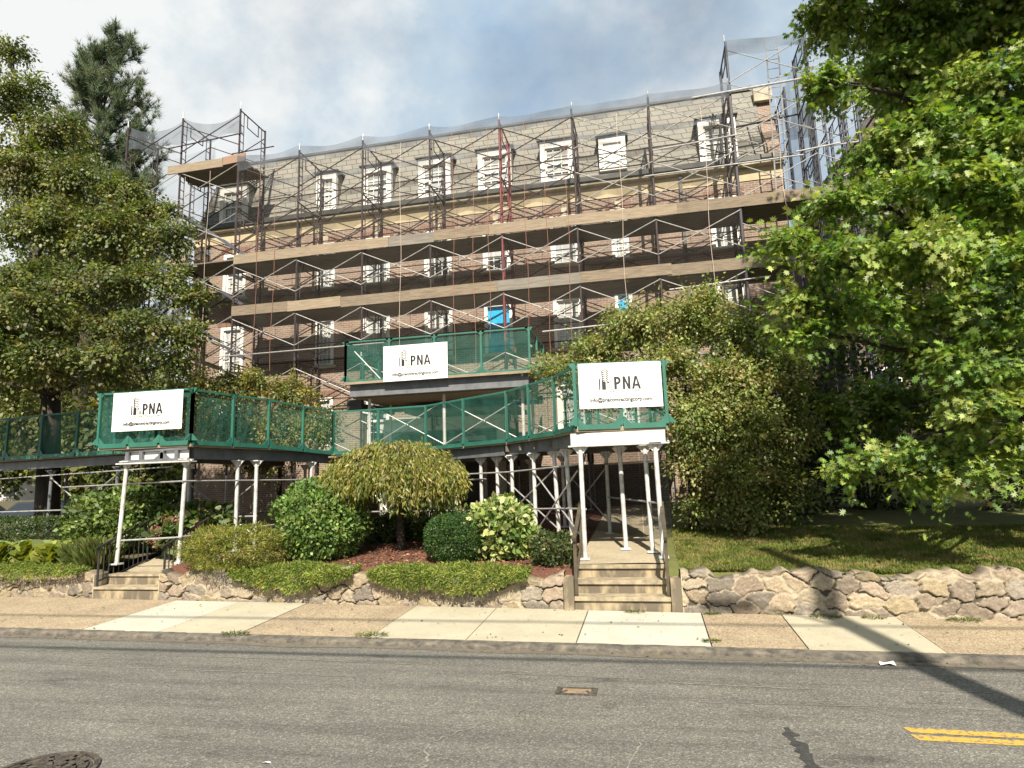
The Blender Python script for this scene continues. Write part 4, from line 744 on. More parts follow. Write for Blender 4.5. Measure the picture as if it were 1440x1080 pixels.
# contractor signs
def text(body, size, cx, cz, mt, name, parent, x0=None, bold=0, sx=1.0):
    c = bpy.data.curves.new('t', 'FONT'); c.body = body; c.size = size; c.extrude = .0015; c.offset = bold; c.align_x = 'CENTER'
    o = bpy.data.objects.new('t', c); COL.objects.link(o); bpy.context.view_layer.update()
    me = bpy.data.meshes.new_from_object(o.evaluated_get(bpy.context.evaluated_depsgraph_get())); bpy.data.objects.remove(o)
    co = np.zeros(len(me.vertices)*3, np.float32); me.vertices.foreach_get('co', co); co = co.reshape(-1, 3)
    co = np.c_[co[:, 0]*sx+cx, -.006-co[:, 2], co[:, 1]+cz]; me.vertices.foreach_set('co', co.astype(np.float32).ravel()); me.flip_normals(); me.materials.clear(); me.materials.append(MATS[mt])
    r_ = bpy.data.objects.new(name, me); return link(r_, parent)
def sign(pos, ang, wd, h, label, roll=0):
    t = thing('contractor_sign', pos, label, 'sign', 'white contractor signs'); t.rotation_euler = (0, roll, ang)
    def put(mb, name, mt): o = bpy.data.objects.new(name, mb.mesh(name, mt)); return link(o, t)
    bm = MB(); nb_ = 12
    for i in range(nb_):
        x0, x1 = -wd/2+wd*i/nb_, -wd/2+wd*(i+1)/nb_; bm.box(x0, x1, -.001, .006, -h/2, h/2)
    put(MB().box(-wd/2, wd/2, -.002, .006, -h/2, h/2), 'board', 'sign_white')
    k = h/.66                                          # all artwork scales with the board
    lg = MB(); X0 = -.25*k; y0, y1 = -.0085, -.0035
    def bx(a, b, c, d): lg.box(X0+a*k, X0+b*k, y0, y1, c*k, d*k)
    bx(-.055, -.035, -.06, .10); bx(-.012, .045, -.06, .06); bx(-.012, .002, .06, .215)
    for i in range(6):
        z = .065+i*.03; pts = [(-.005+.02*q, z+.018*sin(pi*min(1, q/4.5))-.004*q*(q > 3)) for q in range(6)]
        for (a, b_), (c, d_) in zip(pts[:-1], pts[1:]): lg.bar((X0+a*k, -.006, b_*k), (X0+c*k, -.006, d_*k), .005, .009*k)
    bx(.06, .068, -.06, .045); bx(.068, .1, .037, .045); bx(.092, .1, -.06, .037); bx(.112, .118, -.06, .0); bx(.126, .132, -.06, .02)
    for a, b_, c in ((-.07, -.03, .11), (-.055, -.02, .1)): pass
    put(lg, 'logo', 'ink')
    L = MB(); z0, H = -.06, .185
    def poly(pts): L.prism([(pts_[0]*k, -.0085, pts_[1]*k) for pts_ in pts], (0, .005, 0))
    x = -.085; poly([(x, z0), (x+.036, z0), (x+.036, z0+H), (x, z0+H)])                                   # P
    n = 9; arc = [(x+.036+.062*cos(-pi/2+pi*i/n), z0+H*.69+H*.31*sin(-pi/2+pi*i/n)) for i in range(n+1)]; inn = [(x+.036+.028*cos(-pi/2+pi*i/n), z0+H*.69+H*.15*sin(-pi/2+pi*i/n)) for i in range(n+1)]
    for i in range(n): poly([arc[i], arc[i+1], inn[i+1], inn[i]])
    x = .038; poly([(x, z0), (x+.033, z0), (x+.033, z0+H), (x, z0+H)]); poly([(x+.078, z0), (x+.111, z0), (x+.111, z0+H), (x+.078, z0+H)]); poly([(x+.0331, z0+H), (x+.0331, z0+H*.62), (x+.0779, z0), (x+.0779, z0+H*.38)])  # N
    x = .168; poly([(x, z0), (x+.034, z0), (x+.076, z0+H), (x+.044, z0+H)]); poly([(x+.13, z0), (x+.096, z0), (x+.0601, z0+H*.98), (x+.0765, z0+H)]); poly([(x+.045, z0+H*.22), (x+.087, z0+H*.22), (x+.08, z0+H*.38), (x+.052, z0+H*.38)])   # A
    put(L, 'lettering', 'ink')
    text('CONTRACTING CORP.', .056*k, -.02*k, -.112*k, 'ink_grey', 'lettering', t, sx=1.05); text('info@pnacontractingcorp.com', .078*k, 0, -.235*k, 'ink', 'lettering', t, sx=.92, bold=.0022*k)
    g = MB()
    for sx_ in (-1, 0, 1):
        for sz in (-1, 1): g.box(sx_*(wd/2-.06)-.008, sx_*(wd/2-.06)+.008, -.0045, -.0025, sz*(h/2-.035)-.008, sz*(h/2-.035)+.008)
    put(g, 'grommets', 'grey_steel'); return t
sign((-.41, 11.14, 3.75), math.atan2(.27, 1.56), 1.45, .80, 'white contractor sign on the right front of the shed')
sign((-9.98, 11.04, 3.80), .03, 1.62, .80, 'white contractor sign on the left front of the shed')
sign((-6.0, 15.88, 5.42), 0, 1.83, .98, 'white contractor sign on the raised middle platform')

# ---------------------------------------------------------------- utility pole and wires (behind the camera; their shadows cross the road)
up_ = thing('utility_pole', (5.05, -1.5, 0), 'tall wooden utility pole whose shadow crosses the road', 'utility pole')
MB().tube((5.05, -1.5, 0), (4.95, -1.5, 13.7), .20, .155, 16).build('post', 'pole_wood', up_)
MB().path([(5.0, -1.5, 10.2), (4.5, -1.3, 10.9), (3.6, -1.1, 11.0)], [.035]*3, 8).tube((3.9, -1.15, 10.95), (3.2, -1.05, 10.93), .09, .06, 10).build('lamp_arm', 'galvanised', up_)
for (y, z, r_, lab) in ((-1.55, 11.1, .03, 'upper black cable strung along the street'), (-1.35, 9.35, .035, 'lower thick black cable strung along the street')):
    xs = [-45+i*5 for i in range(21)]; pts = [(x, y, z-.5+.5*((x-5)/50)**2+(.012*x if z < 9.5 else 0)) for x in xs]
    tag(MB().path(pts, [r_]*len(xs), 6).build('overhead_cable', 'cable_black', loc=(0, y, z)), lab, 'cable', 'cables along the street')

# ---------------------------------------------------------------- trees
OAKC = [(.185, .275, .048), (.135, .225, .04), (.245, .325, .065), (.09, .16, .032), (.30, .35, .09)]
oak = [(3.52, 10.5, 9.64, 0.64, 0.72, 0.59), (4.78, 10.9, 9.5, 0.99, 0.9, 0.73), (6.02, 10.9, 9.26, 0.79, 0.9, 0.77), (3.16, 10.2, 8.2, 0.43, 0.54, 0.39), (4.45, 10.9, 8.57, 0.63, 0.81, 0.58), (5.31, 10.3, 7.84, 0.84, 0.81, 0.47), (4.41, 10.1, 7.15, 0.66, 0.72, 0.4), (5.31, 9.9, 6.73, 0.57, 0.72, 0.44), (3.78, 10.5, 7.05, 0.46, 0.63, 0.36), (4.46, 9.8, 6.14, 0.76, 0.72, 0.39), (5.22, 9.7, 5.73, 0.43, 0.72, 0.42), (3.2, 9.9, 6.07, 0.72, 0.63, 0.32), (2.25, 9.7, 5.48, 0.41, 0.54, 0.29), (3.03, 9.5, 5.11, 0.77, 0.63, 0.29), (4.0, 9.4, 5.12, 0.69, 0.72, 0.33), (4.77, 9.3, 4.75, 0.49, 0.72, 0.35), (2.37, 9.95, 4.66, 0.61, 0.54, 0.24), (3.26, 9.75, 4.37, 0.82, 0.63, 0.27), (4.26, 9.75, 4.33, 0.61, 0.63, 0.29), (4.97, 9.65, 4.04, 0.42, 0.63, 0.34), (2.28, 9.95, 4.16, 0.54, 0.45, 0.17), (4.26, 9.65, 3.55, 0.51, 0.63, 0.3), (4.82, 9.55, 3.3, 0.37, 0.63, 0.31), (4.34, 9.55, 2.85, 0.5, 0.63, 0.27), (4.69, 9.45, 2.4, 0.28, 0.54, 0.32), (4.37, 9.95, 2.14, 0.52, 0.63, 0.26), (3.46, 10.05, 2.31, 0.56, 0.54, 0.23), (2.79, 10.25, 2.15, 0.38, 0.36, 0.16), (3.84, 10.05, 1.94, 0.5, 0.45, 0.17), (5.78, 12.9, 9.74, 1.33, 0.9, 1.22), (6.76, 12.9, 7.8, 0.92, 0.9, 1.29), (5.19, 12.4, 6.37, 1.02, 0.9, 0.68), (6.25, 12.6, 4.98, 0.88, 0.9, 1.19), (4.28, 11.8, 5.33, 0.77, 0.72, 0.45), (6.0, 12.6, 3.07, 0.75, 0.9, 1.01), (4.1, 10.1, 10.6, 1.1, 0.9, 0.7), (5.4, 10.1, 10.6, 1.2, 1, 0.8), (6.8, 10.1, 10.2, 1.2, 1, 0.9), (6.9, 10.0, 8, 1.0, 0.9, 1), (6.6, 9.8, 6.2, 0.9, 0.9, 1), (6.45, 10.1, 4.4, 0.8, 0.8, 0.9), (6.3500000000000005, 10.0, 3, 0.7, 0.7, 0.6), (8, 10.6, 7.2, 1.3, 1.2, 1.5), (7.8, 10.6, 4.8, 1.3, 1.2, 1.3), (8.4, 10.5, 9.8, 1.5, 1.3, 1.4), (9.5, 10.7, 12, 1.6, 1.4, 1.5), (7.5, 10.7, 12.3, 1.5, 1.3, 1.2), (5.6, 10.8, 12.6, 1.4, 1.2, 1.1), (4.2, 11.1, 12.3, 1.0, 1, 0.8), (7.8, 12.0, 14.2, 1.7, 1.4, 1.3), (10, 12.0, 14.2, 1.7, 1.4, 1.3), (5.8, 12.1, 14.4, 1.4, 1.2, 1.0), (4.0, 8.9, 10.6, 0.9, 0.7, 0.6), (5.2, 8.7, 10.4, 1.0, 0.8, 0.7), (6.4, 8.7, 10.6, 1.0, 0.8, 0.8), (4.6, 9.1, 11.6, 1.0, 0.8, 0.7), (6.0, 9.1, 11.8, 1.1, 0.9, 0.8), (6.5, 13.8, 8.8, 1.3, 1, 1.2), (6.6, 14.0, 6.4, 1.4, 1, 1.2), (5.95, 14.5, 4.6, 1.2, 1, 0.9), (7.75, 14.5, 4.0, 1.4, 1, 1.3), (6.550000000000001, 14.7, 2.7, 1.3, 0.9, 0.7), (5.15, 15.7, 3.4, 1.3, 0.9, 0.8)]  # near clumps above the frame are added to shade the upper crown
tree('oak_tree', 'large bright green oak with lobed leaves filling the right side', (7.1, 12.2, .8), [(7.0, 12.1, 3.0), (6.9, 12, 5.2), (6.8, 11.8, 7.5), (6.8, 11.6, 9.6), (6.9, 11.5, 12)], oak, .34,
     dict(dens=135, per=44, rad=.30, lsize=.10, shape='oak', cols=OAKC, mt='leaf', flat=.28, droop=.55, shell=.3, upb=.5, top=.6, shrink=.16), twigs=6)
DOG = [(.25, .285, .085), (.19, .235, .065), (.32, .34, .12), (.14, .185, .05), (.30, .265, .11)]
dog = [(-1.9, 14.8, 4.57, 0.76, 0.7, 0.6), (-1.02, 14.8, 5.1, 0.7, 0.7, 0.5), (-.5, 14.6, 5.75, .35, .35, .35), (1.5, 14.3, 6.1, .4, .4, .35), (-0.01, 14.5, 5.56, 0.87, 0.8, 0.54), (1.09, 14.3, 5.59, 0.9, 0.8, 0.49), (2.19, 14.3, 5.17, 0.8, 0.8, 0.61), (2.97, 14.2, 4.31, 0.63, 0.7, 0.69), (-0.73, 14.6, 4.3, 0.8, 0.7, 0.67), (0.54, 13.9, 4.43, 0.88, 0.7, 0.63), (1.79, 13.6, 3.99, 0.83, 0.7, 0.63), (0.93, 13.3, 3.27, 0.69, 0.6, 0.58), (2.1, 13.4, 3.08, 0.66, 0.6, 0.57), (0.75, 13.5, 2.42, 0.42, 0.45, 0.4), (1.62, 13.4, 2.17, 0.6, 0.6, 0.56), (1.0, 13.8, 1.5, 0.4, 0.4, 0.35), (1.84, 13.6, 1.32, 0.53, 0.5, 0.5), (2.97, 14.4, 3.11, 0.56, 0.7, 0.76), (1.56, 14.8, 3.21, 1.05, 0.7, 1.45), (2.78, 14.8, 1.77, 0.71, 0.7, 0.92)]
tree('flowering_tree', 'broad bushy green tree right of the right shed arm', (.9, 14.6, 1.05), [(.9, 14.6, 2.0), (.8, 14.5, 3.2)], dog, .13, dict(dens=175, per=46, rad=.33, lsize=.075, shape='oval', cols=DOG, mt='leaf', flat=.5, droop=.4, shell=.3, upb=.4, top=.35, shrink=.14), twigs=4)
CRB = [(.24, .22, .045), (.18, .185, .04), (.13, .15, .035), (.29, .24, .06), (.11, .135, .035)]
crb = [(-13.2, 16.9, 5.31, 1.11, 0.7, 0.63), (-11.73, 16.9, 5.33, 1.08, 0.7, 0.57), (-10.28, 16.9, 4.92, 0.97, 0.7, 0.56), (-12.34, 16.8, 4.27, 1.32, 0.7, 0.76), (-10.43, 16.8, 3.96, 1.26, 0.7, 0.74), (-9.17, 16.8, 3.9, 0.67, 0.6, 0.58), (-13.97, 17, 5.04, 0.76, 0.6, 0.68), (-11.1, 16.8, 3.15, 1.38, 0.6, 0.52)]
tree('small_tree', 'small yellowing tree behind the left shed arm', (-10.8, 17.2, 1.15), [(-10.8, 17.2, 2.0), (-10.7, 17.1, 3)], crb, .1, dict(dens=190, per=32, rad=.28, lsize=.08, shape='oval', cols=CRB, mt='leaf', flat=.5, droop=.5, shell=.3, upb=.4, shrink=.12), twigs=4)
LFT = [(.115, .145, .036), (.085, .115, .03), (.16, .18, .048), (.125, .11, .042), (.062, .088, .024), (.20, .205, .058)]
lft = [(-18.28, 14, 15.55, 0.59, 0.5, 0.44), (-17.97, 14, 13.96, 1.18, 0.9, 0.91), (-16.42, 14, 12.57, 1.13, 0.8, 0.69), (-16.95, 13.6, 11.33, 1.48, 0.9, 1.0), (-15.06, 13.8, 10.84, 1.3, 0.8, 0.69), (-13.62, 13.8, 10.33, 0.73, 0.6, 0.46), (-15.33, 13, 9.18, 1.58, 0.9, 0.85), (-13.38, 13.2, 8.84, 1.41, 0.8, 0.8), (-12.0, 13.6, 8.74, 0.9, 0.6, 0.6), (-14.9, 12.4, 7.39, 1.29, 0.8, 0.68), (-12.97, 12.4, 7.11, 1.52, 0.8, 0.62), (-11.7, 13, 7.26, 1.06, 0.7, 0.56), (-10.73, 13.2, 6.86, 0.52, 0.5, 0.37), (-13.48, 12, 6.08, 1.01, 0.7, 0.35), (-11.49, 12.2, 5.88, 1.15, 0.7, 0.45), (-10.61, 12.8, 5.86, 0.66, 0.5, 0.42), (-10.8, 12.8, 5.09, 0.47, 0.4, 0.45), (-14.81, 12, 6.01, 0.73, 0.7, 0.5), (-17.72, 14.5, 5.25, 0.99, 0.7, 0.73), (-16.76, 15.5, 5.87, 2.01, 0.8, 0.66), (-14.51, 15.5, 5.72, 1.44, 0.8, 0.64), (-18.57, 15.6, 12.32, 2.2, 0.9, 1.51), (-16.69, 15.6, 9.7, 2.58, 0.9, 1.42), (-18.86, 15.8, 7.66, 2.15, 0.9, 1.18), (-13.03, 14.2, 9.81, 0.91, 0.5, 0.42), (-17.2, 11.5, 5.9, 1.0, .6, .5), (-15.6, 11.3, 5.6, 1.0, .6, .45), (-14.2, 11.3, 5.35, .95, .6, .4), (-12.9, 11.4, 5.2, .9, .6, .4), (-11.7, 11.6, 5.15, .7, .5, .35), (-18.6, 11.8, 6.2, 1.1, .7, .6), (-18.2, 11.0, 7.0, 1.1, .7, .6), (-16.2, 10.9, 6.8, 1.1, .7, .6), (-14.5, 10.9, 6.5, 1.1, .7, .55), (-13.0, 11.0, 6.2, .9, .6, .5), (-16.4, 11.9, 5.3, 1.2, .6, .5), (-14.0, 12.0, 5.0, 1.1, .6, .45), (-12.3, 12.3, 4.9, .8, .6, .4), (-18.4, 12.4, 5.4, 1.1, .7, .6)]
tree('broadleaf_tree', 'big broadleaf tree with olive green crown on the left', (-16.6, 15.0, 1.1), [(-16.5, 14.8, 3.0), (-16.4, 14.6, 5.0), (-16.7, 14.4, 7.2), (-17.2, 14.3, 9.6)], lft, .33, dict(dens=130, per=40, rad=.34, lsize=.09, shape='oval', cols=LFT, mt='leaf', flat=.4, droop=.55, shell=.35, upb=.5, top=.4, shrink=.16), twigs=4)
# pine behind
pn = thing('pine_tree', (-27.5, 26, .5), 'tall dark pine tree rising behind the broadleaf tree', 'tree'); mb = MB(); mb.path([(-27.5, 26, 0), (-27.45, 26, 12), (-27.6, 26, 26.3)], [.42, .28, .04], 10)
PP, TT, GG = [], [], []
def boxr(z): return 1.0 if z < 12 else .75
for z in np.arange(9, 26.4, .5):
    q = (27.0-z)/18; nbr = 5 if z < 24 else 4
    for bI in range(nbr):
        a = R.random()*2*pi; L = min(4.6, (.55+3.9*q**.55))*(.55+.6*R.random()); e = Vector((-27.4+cos(a)*L, 26+sin(a)*L*.8, z+L*(.42+.3*R.random()))); s0 = Vector((-27.4, 26, z-.5)); mid = s0.lerp(e, .55)-Vector((0, 0, L*.12))
        mb.path([s0, mid, e], [.07, .045, .012], 5); sub = [(s0, mid, e)]
        for _ in range(3):
            o = mid.lerp(e, .1+.6*R.random()); f = o+Vector((R.normal(0, .35)*L*.5, R.normal(0, .3)*L*.5, .25*L*R.random())); mb.path([o, f], [.03, .01], 5); sub.append((o, o.lerp(f, .5), f))
        for (p0, p1, p2) in sub:
            m_ = int(4+(p2-p0).length*4.5)
            for i in range(m_):
                t = .35+.68*i/m_; p = p0.lerp(p1, t*2) if t < .5 else p1.lerp(p2, t*2-1); p = np.array(p)+R.normal(0, .10, 3); k = 24
                d = norm(np.array(p2-p0)*.7+np.array([0, 0, .7*L])+R.normal(0, .25, 3)); PP.append(p+R.normal(0, .03, (k, 3))); TT.append(d+R.normal(0, .6, (k, 3))); GG.append(np.full(k, len(GG)))
mb.build('trunk', 'bark', pn, smooth=True); PP, TT, GG = map(np.concatenate, (PP, TT, GG))
leaves('crown', PP, TT, R.normal(size=PP.shape), .30+.15*R.random(len(PP)), 'needle', palette(len(PP), [(.095, .135, .07), (.12, .155, .08), (.075, .11, .058), (.15, .175, .085)], .25, GG), 'needle', pn)
# trees farther back on the left
for i, (x, y, h, lab) in enumerate([(-33, 30, 15, 'dark green tree at the far left behind the shed'), (-24, 27, 8.0, 'low green tree glimpsed beneath the pine'), (-42, 34, 13, 'far green tree beside the white house')]):
    cl = [(x+R.normal(0, 1.6), y+R.normal(0, 1), h*.3+h*.62*R.random(), 2.0, 1.6, 1.5) for _ in range(11)]
    tree('background_tree', lab, (x, y, .3), [(x, y, h*.3), (x, y, h*.55), (x, y, h*.8)], cl, .25, dict(dens=22, per=24, rad=.75, lsize=.30, shape='oval', cols=LFT, mt='leaf', flat=.5, droop=.4, shell=.3, upb=.5), group='far trees on the left', twigs=2)

# ---------------------------------------------------------------- shrubs and small plants
def shrub(name, label, base, rad, n, lsize, shape, cols, mt='leaf', cat='shrub', group=None, lump=.08, shell=.72, out=.7, flatb=.0, zc=None, jit=.22, pw=2.4, up=0):
    t = thing(name, base, label, cat, group); st_ = MB(); bx, by, bz = base; rx, ry, rz = rad; zc = zc or bz+rz*.92
    for i in range(9):
        a = 2*pi*i/9; p = Vector((bx+cos(a)*rx*.6, by+sin(a)*ry*.6, zc+rz*.35*sin(i*2.1))); st_.path([(bx+cos(a)*.07, by+sin(a)*.07, bz-.05), (bx+cos(a)*rx*.3, by+sin(a)*ry*.3, (bz+zc)/2), p], [.03, .022, .008], 6)
    st_.build('stems', 'bark', t)
    d = norm(R.normal(size=(n, 3))); pn_ = (np.abs(d)**pw).sum(1)**(-1/pw); r = shell+(1.02-shell)*R.random(n)**.6; inner = R.random(n) < .12; r = np.where(inner, r*.7, r)
    r = r*pn_*(1+lump*np.sin(d[:, 0]*6+bx*3)*np.sin(d[:, 2]*7+by)+lump*.6*np.sin(d[:, 1]*13+d[:, 2]*11))
    P = np.array([bx, by, zc])+d*r[:, None]*np.array(rad); P[:, 2] = np.maximum(P[:, 2], bz+.02+.05*R.random(n))
    O = norm(d/np.array(rad)); T = O*out+R.normal(0, .5, (n, 3))+np.array([0, 0, up]); Nn = O+R.normal(0, .5, (n, 3))
    cell = (np.floor(d[:, 0]*5+9)+20*np.floor(d[:, 1]*5+9)+400*np.floor(d[:, 2]*5+9)).astype(int); _, grp = np.unique(cell, return_inverse=True)
    leaves('foliage', P, T, Nn, lsize*(.65+.6*R.random(n)), shape, palette(n, cols, jit, grp.ravel()), mt, t); return t
G1 = [(.15, .23, .055), (.115, .19, .04), (.19, .265, .07), (.09, .155, .035)]
def B(x, y): return (x, y, gz(x, y))
shrub('rounded_shrub', 'tall rounded glossy green shrub left of the weeping tree', B(-6.42, 11.75), (.86, .8, .78), 11000, .075, 'oval', G1, 'leaf_gloss', up=.2)
shrub('boxwood_ball', 'clipped dark green boxwood ball beside the variegated shrub', B(-3.55, 11.35), (.54, .50, .44), 15000, .034, 'oval', [(.045, .10, .02), (.06, .12, .025), (.038, .085, .017)], lump=.03, shell=.8, jit=.15)
shrub('variegated_shrub', 'bright variegated yellow green shrub with large leaves', B(-2.72, 11.6), (.58, .52, .55), 2600, .125, 'oval', [(.27, .32, .10), (.19, .26, .07), (.40, .43, .19), (.13, .20, .05)], 'leaf_gloss', lump=.12, up=.1)
shrub('azalea_bush', 'small loose green bush at the top of the right steps', B(-1.68, 11.0), (.36, .33, .27), 2200, .06, 'oval', [(.07, .10, .03), (.10, .12, .035), (.05, .08, .025)], lump=.15)
shrub('spreading_yew', 'low spreading olive green yew beside the left steps', B(-7.75, 10.85), (.95, .62, .40), 14000, .06, 'narrow', [(.21, .22, .04), (.16, .18, .034), (.26, .25, .05)], lump=.14, out=1.0)
shrub('round_bush', 'broad leafy mid green bush behind the left railing', B(-12.0, 12.9), (1.35, .95, .72), 6500, .12, 'oval', [(.11, .16, .035), (.14, .185, .045), (.08, .125, .03)], 'leaf_gloss', lump=.1)
hy = shrub('hydrangea_bush', 'hydrangea with faded pink flower heads by the left path', B(-9.95, 12.6), (.85, .7, .52), 2600, .135, 'broad', [(.075, .125, .03), (.10, .14, .035), (.055, .09, .025), (.13, .13, .04)], lump=.12)
for i in range(11):
    a = R.random()*2*pi; c = np.array([-9.95+.8*cos(a)*R.random(), 12.6-.55-.12*R.random(), gz(-9.9, 12.5)+.15+.75*R.random()]); n = 130; d = norm(R.normal(size=(n, 3)))
    leaves('flower_head', c+d*.075, d+R.normal(0, .4, (n, 3)), d, np.full(n, .035), 'broad', palette(n, [(.42, .20, .17), (.36, .23, .15), (.50, .30, .24)], .15), 'leaf', hy)
shrub('clipped_hedge', 'low dark clipped hedge at the far left', B(-15.6, 13.1), (2.6, .6, .42), 15000, .055, 'oval', [(.05, .085, .02), (.065, .10, .025), (.04, .07, .018)], cat='hedge', lump=.05, pw=5)
# hostas: rosettes of broad leaves
for i, x in enumerate((-12.3, -12.95, -13.6, -14.2)):
    t = thing('hosta_plant', B(x, 11.35+.1*(i % 2)), ['yellow green hosta nearest the left railing', 'second hosta from the left railing', 'third hosta from the left railing', 'hosta at the far left edge'][i], 'plant', 'hostas along the left wall'); n = 130; a = R.random(n)*2*pi
    rr_ = .05+.22*R.random(n); b0 = np.array(t.location); P = b0+np.c_[np.cos(a)*rr_, np.sin(a)*rr_, .05+.32*R.random(n)]
    leaves('foliage', P, np.c_[np.cos(a), np.sin(a), .5+.8*R.random(n)], np.c_[-np.cos(a)*.3, -.7-np.sin(a)*.3, np.full(n, .6)], .17+.1*R.random(n), 'broad', palette(n, [(.22, .25, .045), (.28, .29, .06), (.15, .20, .035)], .15), 'leaf', t, fold=.35)
for i, (x, y) in enumerate(((-11.15, 11.25), (-11.6, 11.4))):
    t = thing('daylily_clump', B(x, y), ['arching grassy clump right beside the left railing', 'arching grassy clump between railing and hostas'][i], 'plant', 'grassy clumps by the left railing'); n = 900; a = R.random(n)*2*pi; rr_ = .32*R.random(n)**.5; b0 = np.array(t.location); P = b0+np.c_[np.cos(a)*rr_, np.sin(a)*rr_, .40*R.random(n)*(1-rr_*1.8)]
    leaves('foliage', P, np.c_[np.cos(a)*.6, np.sin(a)*.6, .5+.8*R.random(n)], R.normal(size=(n, 3)), .20+.16*R.random(n), 'narrow', palette(n, [(.12, .15, .04), (.09, .12, .03), (.15, .16, .05)], .2), 'grass', t)
# weeping mushroom-shaped tree
wt = thing('weeping_tree', B(-5.05, 12.5), 'umbrella shaped weeping tree with olive leaves in the middle bed', 'tree'); mb = MB(); bx, by, bz = wt.location
top = Vector((bx-.05, by, 2.62)); mb.path([(bx+.02, by, bz-.1), (bx-.05, by+.03, bz+.6), (bx+.04, by, bz+1.15), top], [.10, .075, .07, .05], 9); PP, TT, GG = [], [], []
ctr = np.array([bx-.18, by, 0])
for i in range(1500):
    a = R.random()*2*pi; q = R.random()**.5; rx = 1.46*q; 
    zt = 2.98-.62*q**2.4+.06*sin(a*5)+.05*R.normal(); zb = 1.80+.10*sin(a*3+1)+.1*sin(a*7)+.1*R.normal(); L = (zt-zb)*(.4+.6*R.random()) if q > .55 else .4+.35*R.random()
    s0 = ctr+np.array([cos(a)*rx, sin(a)*rx*.85, zt]); n = int(10+L*22); u = np.linspace(0, 1, n); oo = np.array([cos(a), sin(a), 0])
    P = s0+oo*(.14*np.sqrt(u))[:, None]*q+np.array([0, 0, -1.])*(L*u)[:, None]+R.normal(0, .045, (n, 3)); PP.append(P); TT.append(np.array([0, 0, -1.])+oo*.45*(1-u)[:, None]+R.normal(0, .42, (n, 3))); GG.append(np.full(n, i))
    if i % 14 == 0: e = Vector(s0); mb.path([top, top.lerp(e, .5)+Vector((0, 0, .12)), e, e-Vector((0, 0, L*.5))], [.03, .02, .012, .005], 5)
mb.build('trunk', 'bark', wt, smooth=True); PP, TT, GG = map(np.concatenate, (PP, TT, GG))
leaves('crown', PP, TT, R.normal(size=PP.shape), .085+.05*R.random(len(PP)), 'narrow', palette(len(PP), [(.24, .245, .05), (.19, .205, .045), (.30, .28, .065), (.14, .165, .035), (.30, .26, .075)], .2, GG), 'leaf', wt)
# ground cover draping over the walls
def mat_cover(x0, x1, label, drop=.22, cols=((.19, .24, .05), (.15, .20, .04), (.25, .28, .065)), back_=.55, n=9000, hump=.10):
    x = x0+(x1-x0)*R.random(n); e = np.minimum((x-x0), (x1-x))/.8; e = np.clip(e, .04, 1)**.6; v = R.random(n); yb = back(x); prof = v*(drop+back_)
    over = prof < drop; ob = np.array([hsh(q*3, 1) for q in x]); wv = .65+.5*ob+.2*np.sin(x*13)*np.sin(x*29+1)
    Y = np.where(over, yb-.07-.03*R.random(n), yb-.05+(prof-drop)); topz = .66+hump*np.sin(np.clip((prof-drop)/back_, 0, 1)*pi)**.6*e*wv+(Y-yb-.3).clip(0)*.075
    Z = np.where(over, .66+.03-(drop-prof)*e*(.6+.8*wv), topz)+R.normal(0, .028, n); Y = Y-np.where(over, .05*e, 0)
    P = np.c_[x, Y, Z]; T = np.c_[R.normal(0, .6, n), -.5+R.normal(0, .5, n), np.where(over, -.1, .5)+R.normal(0, .5, n)]
    grp = (np.floor(x*7)*50+np.floor(prof*14)).astype(int); _, grp = np.unique(grp, return_inverse=True)
    tag(leaves('ground_cover', P, T, R.normal(size=(n, 3))+np.array([0, -.3, .6]), .045+.04*R.random(n), 'narrow', palette(n, cols, .25, grp.ravel()), 'grass'), label, 'ground cover', kind='stuff')
mat_cover(-7.55, -5.1, 'mat of fine green ground cover hanging over the middle wall below the round shrub', .24, n=16000); mat_cover(-4.75, -2.0, 'mat of fine green ground cover hanging over the middle wall below the boxwood', .24, n=18000); mat_cover(-16.5, -11.0, 'mossy green edging along the top of the left wall', .14, n=16000, back_=.5)
# lawn blades
n = 130000; x = .38+9*R.random(n)**1.15; y = back(x)+.30+4.2*R.random(n)**1.3; z = np.array([gz(a, b) for a, b in zip(x, y)])
grp = (np.floor(x*4)*99+np.floor(y*4)).astype(int); _, grp = np.unique(grp, return_inverse=True)
tag(leaves('lawn_grass', np.c_[x, y, z-.005], np.c_[R.normal(0, .5, n), R.normal(0, .5, n), np.full(n, .9)], R.normal(size=(n, 3)), .035+.045*R.random(n), 'narrow', palette(n, [(.15, .175, .04), (.12, .15, .032), (.20, .20, .055), (.23, .20, .075)], .2, grp.ravel()), 'grass'), 'short mown grass of the right lawn', 'grass', kind='stuff')
# bark chips
n = 6000; x = -9+7.6*R.random(n); y = back(x)+.35+4.2*R.random(n); z = np.array([gz(a, b) for a, b in zip(x, y)])+.004
tag(leaves('mulch_chips', np.c_[x, y, z], R.normal(size=(n, 3))*np.array([1, 1, .15]), R.normal(0, .35, (n, 3))+np.array([0, 0, 1]), .04+.05*R.random(n), 'oval', palette(n, [(.27, .10, .05), (.18, .07, .04), (.36, .19, .10), (.12, .06, .035)], .25), 'litter'), 'loose red bark chips on the garden bed', 'mulch', kind='stuff')
